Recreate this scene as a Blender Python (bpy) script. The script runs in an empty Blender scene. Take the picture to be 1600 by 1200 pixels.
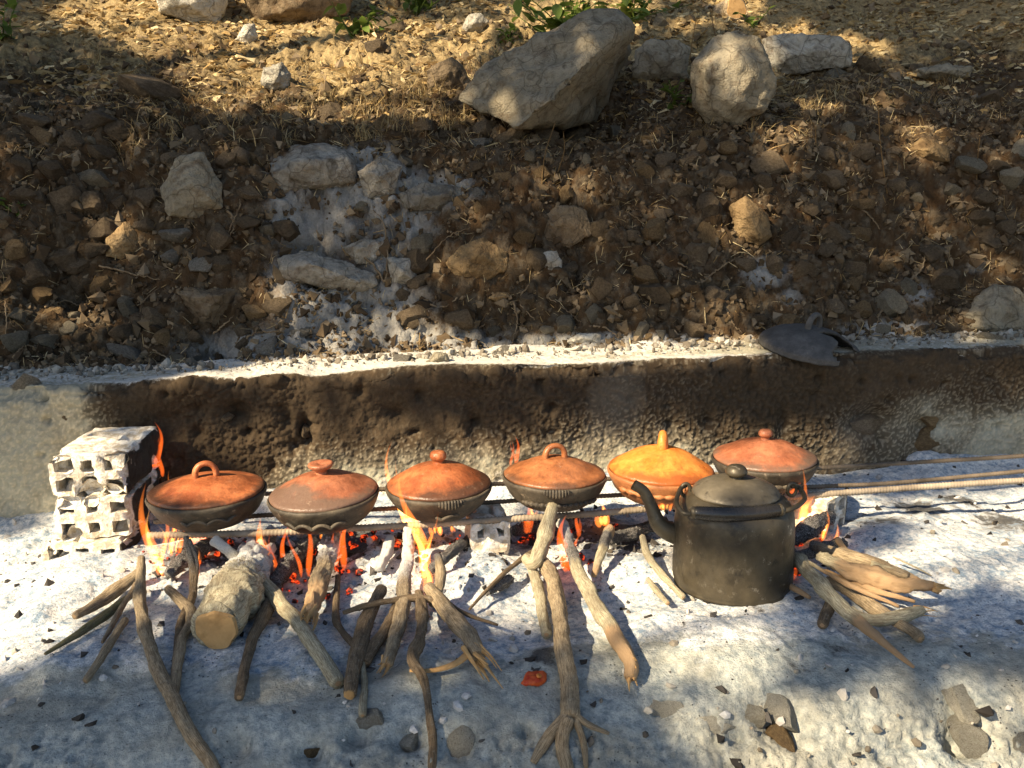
import bpy, bmesh, math, random
import numpy as np
from mathutils import Vector, Matrix, Euler

SC = bpy.context.scene
COL = SC.collection
R_ = math.radians
rng = np.random.default_rng(7)
random.seed(7)

# ------------------------------------------------------------------ camera, sky, sun, exposure
CAM = np.array([0.0, -2.42, 0.86])
YAW, PITCH, ROLL, FPX = R_(-7), R_(12.5), R_(0.7), 1386.0
_fh = np.array([-math.sin(YAW), math.cos(YAW), 0]); _rw = np.array([math.cos(YAW), math.sin(YAW), 0]); _z = np.array([0, 0, 1.0])
FWD = math.cos(PITCH) * _fh - math.sin(PITCH) * _z
_uw = math.sin(PITCH) * _fh + math.cos(PITCH) * _z
RGT = math.cos(ROLL) * _rw - math.sin(ROLL) * _uw
UP = math.sin(ROLL) * _rw + math.cos(ROLL) * _uw
cd = bpy.data.cameras.new("camera"); cam = bpy.data.objects.new("camera", cd); COL.objects.link(cam)
cam.matrix_world = Matrix(((RGT[0], UP[0], -FWD[0], CAM[0]), (RGT[1], UP[1], -FWD[1], CAM[1]), (RGT[2], UP[2], -FWD[2], CAM[2]), (0, 0, 0, 1)))
cd.sensor_width = 36.0; cd.lens = 36.0 * FPX / 1600.0; cd.clip_start = 0.05; cd.clip_end = 3000
SC.camera = cam

SUN_EL, SUN_AZ = R_(38), R_(32)          # sun stands to the left, a little in front of the wall
SUND = np.array([math.cos(SUN_EL) * math.cos(SUN_AZ), math.cos(SUN_EL) * math.sin(SUN_AZ), -math.sin(SUN_EL)])  # travel direction
w = bpy.data.worlds.new("World"); SC.world = w; w.use_nodes = True
nt = w.node_tree; nt.nodes.clear()
sky = nt.nodes.new("ShaderNodeTexSky"); sky.sky_type = 'NISHITA'; sky.sun_disc = False
sky.sun_elevation = SUN_EL
sky.sun_rotation = math.atan2(-SUND[0], -SUND[1])
bg = nt.nodes.new("ShaderNodeBackground"); bg.inputs[1].default_value = 0.07
wo = nt.nodes.new("ShaderNodeOutputWorld")
nt.links.new(sky.outputs[0], bg.inputs[0]); nt.links.new(bg.outputs[0], wo.inputs[0])
sl = bpy.data.lights.new("sun", 'SUN'); sl.energy = 5.0; sl.angle = R_(0.5); sl.color = (1.0, 0.82, 0.56)
so = bpy.data.objects.new("sun", sl); COL.objects.link(so)
so.rotation_euler = Vector(SUND).to_track_quat('-Z', 'Y').to_euler(); so.location = (-6, -3, 6)
vs = SC.view_settings; vs.view_transform = 'Standard'; vs.look = 'None'; vs.exposure = 1.4; vs.gamma = 1.0; vs.use_curve_mapping = False
SC.cycles.max_bounces = 6; SC.cycles.transparent_max_bounces = 8; SC.cycles.volume_bounces = 0
SC.cycles.use_denoising = True

# ------------------------------------------------------------------ calibration helpers (pixel of the 1600x1200 photo -> point on a real surface)
def ray(px, py): return FWD + RGT * (px - 800) / FPX + UP * (600 - py) / FPX
def on_z(px, py, z):
    d = ray(px, py); return CAM + d * (z - CAM[2]) / d[2]
def on_y(px, py, y):
    d = ray(px, py); return CAM + d * (y - CAM[1]) / d[1]
def proj(P):
    q = np.asarray(P) - CAM; dd = q @ FWD
    return 800 + FPX * (q @ RGT) / dd, 600 - FPX * (q @ UP) / dd
def ss(a, b, x): t = np.clip((np.asarray(x) - a) / (b - a), 0, 1); return t * t * (3 - 2 * t)

# ------------------------------------------------------------------ numpy noise
def _h(ix, iy, iz, s):
    n = (ix.astype(np.int64) * 374761393 + iy.astype(np.int64) * 668265263 + iz.astype(np.int64) * 2147483647 + s * 144665) & 0xffffffff
    n = ((n ^ (n >> 13)) * 1274126177) & 0xffffffff
    n = ((n ^ (n >> 16)) * 2246822519) & 0xffffffff
    return ((n ^ (n >> 15)) & 0xffffff) / float(0xffffff)
def vn(x, y, z=None, s=0):
    x = np.asarray(x, float); y = np.asarray(y, float)
    z = np.zeros_like(x) if z is None else np.asarray(z, float)
    x0 = np.floor(x); y0 = np.floor(y); z0 = np.floor(z)
    u, v, q = [t * t * t * (t * (t * 6 - 15) + 10) for t in (x - x0, y - y0, z - z0)]
    r = 0
    for i in (0, 1):
        for j in (0, 1):
            for k in (0, 1):
                r = r + _h(x0 + i, y0 + j, z0 + k, s) * (u if i else 1 - u) * (v if j else 1 - v) * (q if k else 1 - q)
    return r * 2 - 1
def fbm(x, y, z=None, s=0, o=4, l=2.1, g=0.5):
    a, f, r = 1.0, 1.0, 0
    for i in range(o):
        r = r + a * vn(np.asarray(x) * f + i * 3.7, np.asarray(y) * f + i * 1.3, None if z is None else np.asarray(z) * f, s + i)
        a *= g; f *= l
    return r
def worley(x, y, s=0):
    """distance to nearest and second nearest jittered cell point, and cell id value"""
    x = np.asarray(x, float); y = np.asarray(y, float)
    x0 = np.floor(x); y0 = np.floor(y); z = np.zeros_like(x)
    d1 = np.full(x.shape, 9.0); d2 = np.full(x.shape, 9.0); cid = np.zeros(x.shape)
    for i in (-1, 0, 1):
        for j in (-1, 0, 1):
            cx = x0 + i + _h(x0 + i, y0 + j, z, s); cy = y0 + j + _h(x0 + i, y0 + j, z + 1, s)
            d = np.hypot(cx - x, cy - y)
            nearer = d < d1
            d2 = np.where(nearer, d1, np.minimum(d2, d)); cid = np.where(nearer, _h(x0 + i, y0 + j, z + 2, s), cid); d1 = np.where(nearer, d, d1)
    return d1, d2, cid

# ------------------------------------------------------------------ heights of the place
WALL_TOP = 0.365
def wall_top(x): return WALL_TOP + 0.010 * vn(np.asarray(x) * 2.2, np.zeros_like(np.asarray(x, float)), s=5) + 0.006 * vn(np.asarray(x) * 9, np.zeros_like(np.asarray(x, float)), s=6)
def edge_y(x):
    x = np.asarray(x, float)
    return -1.02 - 0.07 * x + 0.05 * vn(x * 1.7, x * 0, s=11)
def floor_h(x, y):
    x = np.asarray(x, float); y = np.asarray(y, float)
    e = edge_y(x)
    z = -0.05 * ss(-0.7, -1.3, x)
    d = e - y
    z = z - 0.62 * ss(-0.02, 0.62, d) * np.where(d > -0.02, 1, 0) - 0.02 * ss(-0.15, 0.1, d)
    on = ss(0.05, -0.1, d)
    z = z + on * (0.014 * fbm(x * 4.2, y * 4.2, s=21, o=3) + 0.007 * ss(-0.2, 0.5, fbm(x * 11, y * 11, s=22, o=3)))
    # heaps of ash
    for (px, py, r, h) in ((740, 900, 0.17, 0.035), (590, 880, .12, .03), (1010, 900, 0.12, 0.03), (1130, 990, .2, .018), (110, 900, 0.13, 0.03), (1420, 850, 0.22, 0.035), (1330, 790, .12, .03), (860, 1040, .06, .02), (560, 740, .2, .04), (330, 900, .14, .02)):
        c = HEAP[(px, py)]
        z = z + h * np.exp(-((x - c[0]) ** 2 + (y - c[1]) ** 2) / (r * r) * 1.4)
    z = z + 0.05 * np.exp(-((y + 0.0) / 0.10) ** 2) * (0.7 + 0.5 * vn(x * 5, y * 0, s=24))
    return z
HEAP = {k: on_z(k[0], k[1], 0) for k in ((740, 900), (590, 880), (1010, 900), (1130, 990), (110, 900), (1420, 850), (1330, 790), (860, 1040), (560, 740), (330, 900))}
BY = np.array([0.20, 0.32, 0.44, 0.55, 0.68, 0.85, 1.10, 1.6, 3.0, 6.0, 15, 60])
BZ = np.array([0.335, 0.37, 0.56, 0.79, 0.98, 1.10, 1.18, 1.36, 1.96, 3.3, 7.2, 24])
DENTS = [(905, 345, .09, .22), (330, 512, .08, .20), (490, 352, .09, .20), (770, 480, .09, .07), (640, 460, .05, .04), (170, 300, .1, .06), (1480, 330, .14, .06), (915, 188, .24, .13), (850, 190, .2, .08), (560, 440, .06, .04)]
def bank_h(x, y):
    x = np.asarray(x, float); y = np.asarray(y, float)
    yy = y - .07 * ss(.9, .1, x) * ss(-1.5, -.9, x) * ss(.2, .28, y) * ss(1.2, .6, y) + (0.06 * vn(x * 1.1, y * 1.1, s=31) + 0.035 * vn(x * 3.1, y * 3.1, s=32)) * ss(0.2, 0.5, y)
    z = np.interp(yy, BY, BZ)
    amp = ss(0.24, 0.5, y)
    z = z + amp * (0.045 * fbm(x * 3.1, y * 3.1, s=33, o=3) + 0.012 * fbm(x * 17, y * 17, s=34, o=3))
    z = z + ss(1.3, 4, y) * 0.15 * fbm(x * 0.7, y * 0.7, s=35, o=3)
    for (cx, cy, r, dd) in DENT3:
        z = z - dd * np.exp(-((x - cx) ** 2 + (y - cy) ** 2) / (r * r) * 1.6)
    return z
DENT3 = []
def ground(x, y, solid=False):
    x = np.asarray(x, float); y = np.asarray(y, float)
    z = np.where(y < 0, floor_h(x, np.minimum(y, 0)), np.where(y < 0.25, wall_top(x), bank_h(x, np.maximum(y, 0.2))))
    if solid:
        z = np.where((y < -0.32) & (y > -0.60) & (x > -0.62) & (x < 1.07), np.maximum(z, 0.22), z)
        z = np.where((np.hypot(x - 0.72, y + 0.60) < 0.13), np.maximum(z, 0.2), z)
        z = np.where((x > -0.84) & (x < -0.62) & (y > -0.34) & (y < -0.07), np.maximum(z, 0.235), z)
    return z
GR = {}
def _grid(key, x0, x1, y0, y1, st, solid):
    gx = np.arange(x0, x1, st); gy = np.arange(y0, y1, st); A, B = np.meshgrid(gx, gy); GR[key] = (x0, y0, st, ground(A, B, solid))
def gz(key, x, y):
    x0, y0, st, Z = GR[key]; i = np.clip(np.rint((y - y0) / st).astype(int), 0, Z.shape[0] - 1); j = np.clip(np.rint((x - x0) / st).astype(int), 0, Z.shape[1] - 1); return Z[i, j]
def hit(px, py, t0=1.2):
    """where the sight line of a pixel first meets the terrain"""
    d = ray(px, py); t = np.arange(t0, 11, 0.004)
    P = CAM[None] + d[None] * t[:, None]
    below = P[:, 2] < (gz("fine", P[:, 0], P[:, 1]) if "fine" in GR else ground(P[:, 0], P[:, 1]))
    i = int(np.argmax(below)) if below.any() else len(t) - 1
    return P[i]
def hit_dist(px, py): return float(np.linalg.norm(hit(px, py) - CAM))
for (a, b, r, dd) in DENTS:
    p = hit(a, b); DENT3.append((p[0], p[1], r, dd))
_g = np.random.default_rng(44)
for _ in range(34): DENT3.append((_g.uniform(-1.5, 2.2), _g.uniform(.42, 1.0), _g.uniform(.03, .075), _g.uniform(.04, .11)))
_grid("fine", -5, 6, -1.8, 8, .01, False); _grid("sun", -9, 11, -5, 12, .025, True)

# ------------------------------------------------------------------ object helpers
def tag(o, label=None, cat=None, group=None, kind=None):
    if label: o["label"] = label
    if cat: o["category"] = cat
    if group: o["group"] = group
    if kind: o["kind"] = kind
    return o
def empty(name, loc=(0, 0, 0), rot=(0, 0, 0)):
    o = bpy.data.objects.new(name, None); COL.objects.link(o); o.location = loc; o.rotation_euler = rot; o.empty_display_size = 0.05
    return o
def link(name, me, mat=None, parent=None, loc=None, rot=None, scale=None):
    o = bpy.data.objects.new(name, me); COL.objects.link(o)
    if mat is not None and len(me.materials) == 0: me.materials.append(mat)
    if parent is not None: o.parent = parent
    if loc is not None: o.location = loc
    if rot is not None: o.rotation_euler = rot
    if scale is not None: o.scale = scale
    return o
def mesh_np(name, V, F, smooth=True, attrs=None):
    """V (n,3), F (m,3 or 4) arrays or list of arrays of faces"""
    me = bpy.data.meshes.new(name)
    V = np.asarray(V, np.float32)
    Fs = F if isinstance(F, list) else [F]
    Fs = [np.asarray(f, np.int32) for f in Fs if len(f)]
    loops = np.concatenate([f.ravel() for f in Fs]); sizes = np.concatenate([np.full(len(f), f.shape[1], np.int32) for f in Fs])
    me.vertices.add(len(V)); me.vertices.foreach_set("co", V.ravel())
    me.loops.add(len(loops)); me.loops.foreach_set("vertex_index", loops)
    me.polygons.add(len(sizes))
    st = np.zeros(len(sizes), np.int32); st[1:] = np.cumsum(sizes)[:-1]
    me.polygons.foreach_set("loop_start", st)
    try: me.polygons.foreach_set("loop_total", sizes)
    except Exception: pass
    me.update(calc_edges=True)
    me.polygons.foreach_set("use_smooth", np.full(len(sizes), bool(smooth)))
    if attrs:
        for k, a in attrs.items():
            a = np.asarray(a, np.float32)
            if a.ndim == 1:
                at = me.attributes.new(k, 'FLOAT', 'POINT'); at.data.foreach_set("value", a)
            else:
                at = me.attributes.new(k, 'FLOAT_VECTOR', 'POINT'); at.data.foreach_set("vector", a.ravel())
    me.validate()
    return me
def grid_faces(n, m, wrap=False):
    i = np.arange(n - 1)[:, None]; j = np.arange(m if wrap else m - 1)[None]
    a = i * m + j; b = i * m + (j + 1) % m
    return np.stack([a, b, b + m, a + m], -1).reshape(-1, 4)
def normals(V, F):
    n = np.zeros_like(V); t = np.cross(V[F[:, 1]] - V[F[:, 0]], V[F[:, 3]] - V[F[:, 0]])
    for k in range(4): np.add.at(n, F[:, k], t)
    return n / (np.linalg.norm(n, axis=1, keepdims=True) + 1e-12)
def catmull(P, n):
    P = np.asarray(P, float)
    if len(P) == 2: t = np.linspace(0, 1, n)[:, None]; return P[0] + (P[1] - P[0]) * t
    Q = np.vstack([2 * P[0] - P[1], P, 2 * P[-1] - P[-2]]); out = []
    L = np.concatenate([[0], np.cumsum(np.linalg.norm(np.diff(P[:, :3], axis=0), axis=1))]); L /= L[-1]
    for s in np.linspace(0, 1, n):
        k = min(int(np.searchsorted(L, s, side='right') - 1), len(P) - 2); u = (s - L[k]) / (L[k + 1] - L[k] + 1e-9)
        a, b, c, d = Q[k], Q[k + 1], Q[k + 2], Q[k + 3]
        out.append(0.5 * (2 * b + (c - a) * u + (2 * a - 5 * b + 4 * c - d) * u * u + (3 * b - a - 3 * c + d) * u ** 3))
    return np.array(out)
def tube(P, r, seg=10, cap=True, squash=None):
    """P (n,3), r (n,) or (n,seg) -> V, [quads, tris], angle, length along"""
    P = np.asarray(P, float); n = len(P)
    T = np.gradient(P, axis=0); T /= np.linalg.norm(T, axis=1, keepdims=True) + 1e-12
    ref = np.array([0, 0, 1.0]) if abs(T[0][2]) < 0.9 else np.array([1.0, 0, 0])
    A = np.cross(ref, T[0]); A /= np.linalg.norm(A); fr = []
    for i in range(n):
        A = A - T[i] * (A @ T[i]); A /= np.linalg.norm(A) + 1e-12; fr.append((A.copy(), np.cross(T[i], A)))
    a = np.linspace(0, 2 * np.pi, seg, endpoint=False)
    r = np.asarray(r, float); r = r[:, None] * np.ones(seg) if r.ndim == 1 else r
    X = np.array([f[0] for f in fr]); Y = np.array([f[1] for f in fr])
    sq = 1 if squash is None else squash
    V = P[:, None] + (np.cos(a)[None, :, None] * X[:, None] + sq * np.sin(a)[None, :, None] * Y[:, None]) * r[..., None]
    V = V.reshape(-1, 3); F = grid_faces(n, seg, True); tris = np.zeros((0, 3), int)
    L = np.concatenate([[0], np.cumsum(np.linalg.norm(np.diff(P, axis=0), axis=1))])
    ang = np.tile(a, n); ln = np.repeat(L, seg)
    if cap:
        c0, c1 = len(V), len(V) + 1
        V = np.vstack([V, P[:1], P[-1:]]); k = np.arange(seg); b = (n - 1) * seg
        tris = np.vstack([np.stack([np.full(seg, c0), (k + 1) % seg, k], 1), np.stack([np.full(seg, c1), b + k, b + (k + 1) % seg], 1)])
        ang = np.append(ang, [0, 0]); ln = np.append(ln, [0, L[-1]])
    return V, [F, tris], ang, ln
def merge(parts):
    Vs, Qs, Ts, o = [], [], [], 0
    for V, F in parts:
        Vs.append(V)
        for f in (F if isinstance(F, list) else [F]):
            if len(f) == 0: continue
            (Qs if f.shape[1] == 4 else Ts).append(f + o)
        o += len(V)
    F = []
    if Qs: F.append(np.vstack(Qs))
    if Ts: F.append(np.vstack(Ts))
    return np.vstack(Vs), F
def lathe(profile, seg=48, noise=0.0, s=0, wob=None):
    pr = np.asarray(profile, float); a = np.linspace(0, 2 * np.pi, seg, endpoint=False)
    V = np.stack([pr[:, 0:1] * np.cos(a), pr[:, 0:1] * np.sin(a), pr[:, 1:2] + 0 * a], -1).reshape(-1, 3)
    if noise:
        k = 1 + noise * fbm(V[:, 0] * 14 + s, V[:, 1] * 14, V[:, 2] * 14, s=s, o=3); V[:, 0] *= k; V[:, 1] *= k; V[:, 2] += noise * 0.05 * vn(V[:, 0] * 20, V[:, 1] * 20, s=s + 9)
    F = grid_faces(len(pr), seg, True)
    return V, F
def smooth_profile(P, n=40): return catmull(np.asarray(P, float), n)

# ------------------------------------------------------------------ material helpers
class M:
    def __init__(s, name):
        s.m = bpy.data.materials.new(name); s.m.use_nodes = True; s.t = s.m.node_tree; s.t.nodes.clear()
        s.out = s.t.nodes.new("ShaderNodeOutputMaterial")
    def n(s, ty, **k):
        x = s.t.nodes.new(ty)
        for a, b in k.items(): setattr(x, a, b)
        return x
    def l(s, a, b): s.t.links.new(a, b)
    def setin(s, node, key, v):
        i = node.inputs[key]
        if hasattr(v, "is_output") or isinstance(v, bpy.types.NodeSocket): s.l(v, i)
        else: i.default_value = v
    def pos(s): return s.n("ShaderNodeNewGeometry").outputs["Position"]
    def obj(s):
        tc = s.n("ShaderNodeTexCoord").outputs["Object"]; rd = s.n("ShaderNodeObjectInfo").outputs["Random"]
        a = s.n("ShaderNodeVectorMath", operation='ADD'); s.l(tc, a.inputs[0])
        k = s.n("ShaderNodeMath", operation='MULTIPLY'); s.l(rd, k.inputs[0]); k.inputs[1].default_value = 37.0
        s.l(k.outputs[0], a.inputs[1]); return a.outputs[0]
    def rnd(s): return s.n("ShaderNodeObjectInfo").outputs["Random"]
    def attr(s, name, vec=False):
        a = s.n("ShaderNodeAttribute"); a.attribute_name = name
        return a.outputs["Vector" if vec else "Fac"]
    def noise(s, vec, scale, detail=4, rough=0.6, dist=0.0):
        x = s.n("ShaderNodeTexNoise"); s.setin(x, "Vector", vec); x.inputs["Scale"].default_value = scale; x.inputs["Detail"].default_value = detail
        x.inputs["Roughness"].default_value = rough; x.inputs["Distortion"].default_value = dist; return x.outputs["Fac"]
    def vor(s, vec, scale, feat='F1', out="Distance", rand=1.0):
        x = s.n("ShaderNodeTexVoronoi"); x.feature = feat; s.setin(x, "Vector", vec); x.inputs["Scale"].default_value = scale; x.inputs["Randomness"].default_value = rand
        return x.outputs[out]
    def ramp(s, fac, stops, interp='LINEAR'):
        x = s.n("ShaderNodeValToRGB"); x.color_ramp.interpolation = interp; e = x.color_ramp.elements
        while len(e) > 1: e.remove(e[-1])
        for i, (p, c) in enumerate(stops):
            q = e[0] if i == 0 else e.new(p)
            q.position = p; q.color = (c if len(c) == 4 else (*c, 1)) if hasattr(c, "__len__") else (c, c, c, 1)
        s.setin(x, "Fac", fac); return x.outputs["Color"]
    def mix(s, fac, a, b, mode='MIX'):
        x = s.n("ShaderNodeMix", data_type='RGBA', blend_type=mode)
        s.setin(x, 0, fac)
        for i, v in ((6, a), (7, b)):
            if isinstance(v, tuple) and len(v) == 3: v = (*v, 1)
            s.setin(x, i, v)
        return x.outputs[2]
    def math(s, op, a, b=0.0, clamp=False):
        x = s.n("ShaderNodeMath", operation=op); x.use_clamp = clamp; s.setin(x, 0, a); s.setin(x, 1, b); return x.outputs[0]
    def bump(s, h, strength=0.5, dist=0.01, normal=None):
        x = s.n("ShaderNodeBump"); x.inputs["Strength"].default_value = strength; x.inputs["Distance"].default_value = dist; s.l(h, x.inputs["Height"])
        if normal is not None: s.l(normal, x.inputs["Normal"])
        return x.outputs[0]
    def bsdf(s, color, rough=0.8, normal=None, metal=0.0, spec=0.5, emit=None, emits=0.0, trans=None):
        b = s.n("ShaderNodeBsdfPrincipled")
        if isinstance(color, tuple) and len(color) == 3: color = (*color, 1)
        s.setin(b, "Base Color", color); s.setin(b, "Roughness", rough); s.setin(b, "Metallic", metal); b.inputs["Specular IOR Level"].default_value = spec
        if normal is not None: s.l(normal, b.inputs["Normal"])
        if emit is not None: s.setin(b, "Emission Color", emit); s.setin(b, "Emission Strength", emits)
        sh = b.outputs[0]
        if trans is not None:
            tr = s.n("ShaderNodeBsdfTranslucent"); s.setin(tr, 0, color); mx = s.n("ShaderNodeMixShader"); mx.inputs[0].default_value = trans
            s.l(sh, mx.inputs[1]); s.l(tr.outputs[0], mx.inputs[2]); sh = mx.outputs[0]
        s.l(sh, s.out.inputs[0]); return s.m

# --- materials
def m_floor():
    m = M("ash_and_concrete"); p = m.pos(); ash = m.attr("ash"); char = m.attr("char")
    n1 = m.noise(p, 7, 6, .65); n2 = m.noise(p, 60, 5, .7); n3 = m.noise(p, 220, 3, .6)
    conc = m.mix(m.ramp(n2, [(.35, 0.), (.65, 1.)]), (.20, .235, .245), (.52, .53, .48))  # bluish tint of open shade is put into the concrete colour too
    conc = m.mix(m.ramp(n1, [(.4, 0.), (.62, .55)]), conc, (.27, .245, .185))
    ashc = m.mix(m.ramp(m.math('ADD', m.math('MULTIPLY', n2, .6), m.math('MULTIPLY', m.noise(p, 13, 5, .7), .4)), [(.40, 0.), (.56, 1.)]), (.22, .29, .37), (.76, .745, .71))  # bluish grey ash; blue of sky-lit shade deepened in its colour
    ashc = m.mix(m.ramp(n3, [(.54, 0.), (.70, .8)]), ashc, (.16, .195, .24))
    af = m.math('ADD', ash, m.math('MULTIPLY', m.math('SUBTRACT', m.noise(p, 18, 5, .7), .5), 1.3))
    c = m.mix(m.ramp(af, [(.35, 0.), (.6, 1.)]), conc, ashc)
    cf = m.math('ADD', char, m.math('MULTIPLY', m.math('SUBTRACT', m.noise(p, 30, 6, .75), .5), 1.5))
    c = m.mix(m.ramp(cf, [(.42, 0.), (.62, .92)]), c, m.mix(n3, (.018, .017, .016), (.11, .105, .10)))
    sp = m.vor(p, 95, 'F1', 'Distance'); spn = m.noise(p, 9, 3, .5)
    c = m.mix(m.math('MULTIPLY', m.ramp(sp, [(.10, 1.), (.22, 0.)]), m.ramp(spn, [(.5, 0.), (.6, 1.)])), c, (.045, .042, .04))
    n4 = m.noise(p, 130, 5, .8); c = m.mix(m.ramp(n4, [(.30, .75), (.43, 0.)]), c, (.085, .088, .09)); c = m.mix(m.ramp(n4, [(.60, 0.), (.72, .5)]), c, (.66, .63, .56))
    h = m.math('ADD', m.math('ADD', m.math('MULTIPLY', n2, .7), m.math('MULTIPLY', n3, .35)), m.math('MULTIPLY', n4, .6))
    return m.bsdf(c, .95, m.bump(h, .8, .009), spec=.15)
def m_wall():
    m = M("rough_concrete"); p = m.pos(); soot = m.attr("soot"); ash = m.attr("ash"); gr = m.attr("grain")
    n1 = m.noise(p, 6, 5, .6); n2 = m.noise(p, 45, 5, .7); n3 = m.noise(p, 170, 3, .6)
    c = m.mix(n2, (.21, .205, .16), (.40, .385, .30)); c = m.mix(m.ramp(n1, [(.42, 0.), (.65, .5)]), c, (.25, .21, .14))
    sf = m.math('ADD', soot, m.math('MULTIPLY', m.math('SUBTRACT', m.noise(p, 12, 6, .7), .5), .9))
    so_ = m.mix(n2, (.012, .009, .006), (.085, .054, .029))
    c = m.mix(m.ramp(sf, [(.22, 0.), (.42, .72), (.75, .97)]), c, so_)
    c = m.mix(m.math('MULTIPLY', m.ramp(gr, [(.55, 0.), (.9, 1.)]), m.ramp(sf, [(.35, .6), (.75, .30), (1.05, .03)])), c, (.50, .43, .31))
    c = m.mix(m.ramp(m.math('ADD', ash, m.math('MULTIPLY', m.math('SUBTRACT', n2, .5), 1.2)), [(.4, 0.), (.62, 1.)]), c, m.mix(m.math('MULTIPLY', m.math('ADD', n3, n2), .5), (.34, .325, .29), (.68, .65, .58)))
    h = m.math('ADD', m.math('MULTIPLY', n2, .6), m.math('MULTIPLY', n3, .5))
    return m.bsdf(c, .95, m.bump(h, .6, .008), spec=.15)
def m_bank():
    m = M("stony_soil"); p = m.pos(); ash = m.attr("ash"); straw = m.attr("straw")
    n1 = m.noise(p, 4, 5, .65); n2 = m.noise(p, 35, 6, .72); n3 = m.noise(p, 130, 3, .65)
    c = m.mix(n2, (.009, .006, .0035), (.115, .074, .038)); c = m.mix(m.ramp(n1, [(.4, 0.), (.65, .7)]), c, (.085, .047, .022))
    peb = m.vor(p, 75, 'F1', 'Color'); c = m.mix(m.ramp(m.noise(p, 22, 3), [(.45, 0.), (.6, .55)]), c, m.mix(peb, (.05, .04, .028), (.2, .165, .115)))
    sf = m.math('ADD', straw, m.math('MULTIPLY', m.math('SUBTRACT', n2, .5), 1.4))
    c = m.mix(m.ramp(sf, [(.35, 0.), (.75, .85)]), c, m.mix(n3, (.20, .135, .06), (.56, .43, .22)))
    af = m.math('ADD', ash, m.math('MULTIPLY', m.math('SUBTRACT', m.noise(p, 26, 6, .75), .5), 1.1))
    c = m.mix(m.ramp(af, [(.38, 0.), (.95, .85)]), c, m.mix(n3, (.17, .165, .15), (.47, .45, .41)))
    h = m.math('ADD', n2, m.math('MULTIPLY', n3, .5))
    return m.bsdf(c, .95, m.bump(h, .8, .015), spec=.12)
def m_rock(name, a, b, dusty=0.25, stain=(.10, .055, .025)):
    m = M(name); p = m.obj(); r = m.rnd()
    n1 = m.noise(p, 7, 6, .65); n2 = m.noise(p, 40, 6, .7); n3 = m.noise(p, 160, 3, .6)
    c = m.mix(m.ramp(n1, [(.33, 0.), (.68, 1.)]), a, b)
    c = m.mix(m.ramp(m.noise(p, 12, 6, .7, 1.5), [(.5, 0.), (.7, .7)]), c, stain)
    c = m.mix(m.math('MULTIPLY', m.ramp(n2, [(.3, 1.), (.48, 0.)]), .65), c, tuple(x * .35 for x in a))
    c = m.mix(m.math('MULTIPLY', m.ramp(n2, [(.55, 0.), (.75, 1.)]), dusty), c, tuple(min(.8, x * 1.7) for x in b))
    wv = m.n('ShaderNodeVectorMath', operation='ADD'); m.l(p, wv.inputs[0]); nc = m.n('ShaderNodeTexNoise'); m.l(p, nc.inputs['Vector']); nc.inputs['Scale'].default_value = 9; sc_ = m.n('ShaderNodeVectorMath', operation='SCALE'); m.l(nc.outputs['Color'], sc_.inputs[0]); sc_.inputs['Scale'].default_value = .12; m.l(sc_.outputs[0], wv.inputs[1])
    c = m.mix(m.math('MULTIPLY', m.ramp(m.vor(wv.outputs[0], 9, 'DISTANCE_TO_EDGE'), [(.0, 1.), (.03, 0.)]), .55), c, (.04, .028, .016))
    hs = m.n("ShaderNodeHueSaturation"); m.l(c, hs.inputs["Color"]); m.l(m.math('ADD', m.math('MULTIPLY', r, .6), .7), hs.inputs["Value"])
    h = m.math('ADD', m.math('ADD', m.math('MULTIPLY', n2, .8), m.math('MULTIPLY', n3, .3)), m.math('MULTIPLY', n1, .6))
    return m.bsdf(hs.outputs[0], .9, m.bump(h, 1.0, .018), spec=.2)
def m_brick():
    m = M("ash_coated_hollow_brick"); p = m.obj(); n2 = m.noise(p, 45, 6, .7); n1 = m.noise(p, 14, 4, .6); n3 = m.noise(p, 160, 3)
    c = m.mix(n1, (.34, .28, .20), (.55, .48, .37)); c = m.mix(m.ramp(n2, [(.42, 0.), (.56, 1.)]), c, (.74, .71, .64))
    soot = m.attr("soot"); c = m.mix(m.ramp(m.math('ADD', soot, m.math('MULTIPLY', m.math('SUBTRACT', n2, .5), .8)), [(.35, 0.), (.65, .96)]), c, (.018, .014, .011))  # black of the right face: soot with the face's shade painted in
    return m.bsdf(c, .95, m.bump(m.math('ADD', n2, m.math('MULTIPLY', n3, .4)), .8, .008), spec=.15)
def m_clay(name, a, b, scorch, gloss=.26, dust=.25):
    m = M(name); p = m.obj(); n1 = m.noise(p, 16, 5, .65); n2 = m.noise(p, 90, 4, .7); sc = m.attr("scorch")
    tc = m.n("ShaderNodeTexCoord").outputs["Object"]
    c = m.mix(m.ramp(n1, [(.38, 0.), (.62, 1.)]), a, b); c = m.mix(m.ramp(m.noise(p, 34, 6, .75), [(.44, 0.), (.66, .6)]), c, tuple(x * .45 for x in a))
    sf = m.math('ADD', sc, m.math('MULTIPLY', m.math('SUBTRACT', m.noise(p, 22, 6, .7), .5), 1.3))
    c = m.mix(m.ramp(sf, [(.4, 0.), (.85, .92)]), c, scorch)
    c = m.mix(m.math('MULTIPLY', m.ramp(m.noise(p, 55, 5, .75), [(.6, 0.), (.74, 1.)]), dust), c, (.62, .47, .33))
    c = m.mix(m.math('MULTIPLY', m.ramp(n2, [(.3, 1.), (.42, 0.)]), .5), c, tuple(x * .35 for x in a))
    return m.bsdf(c, m.ramp(n1, [(.3, (gloss,) * 3), (.7, (min(1, gloss + .25),) * 3)]), m.bump(m.math('ADD', n2, n1), .4, .005), spec=.4)
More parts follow.
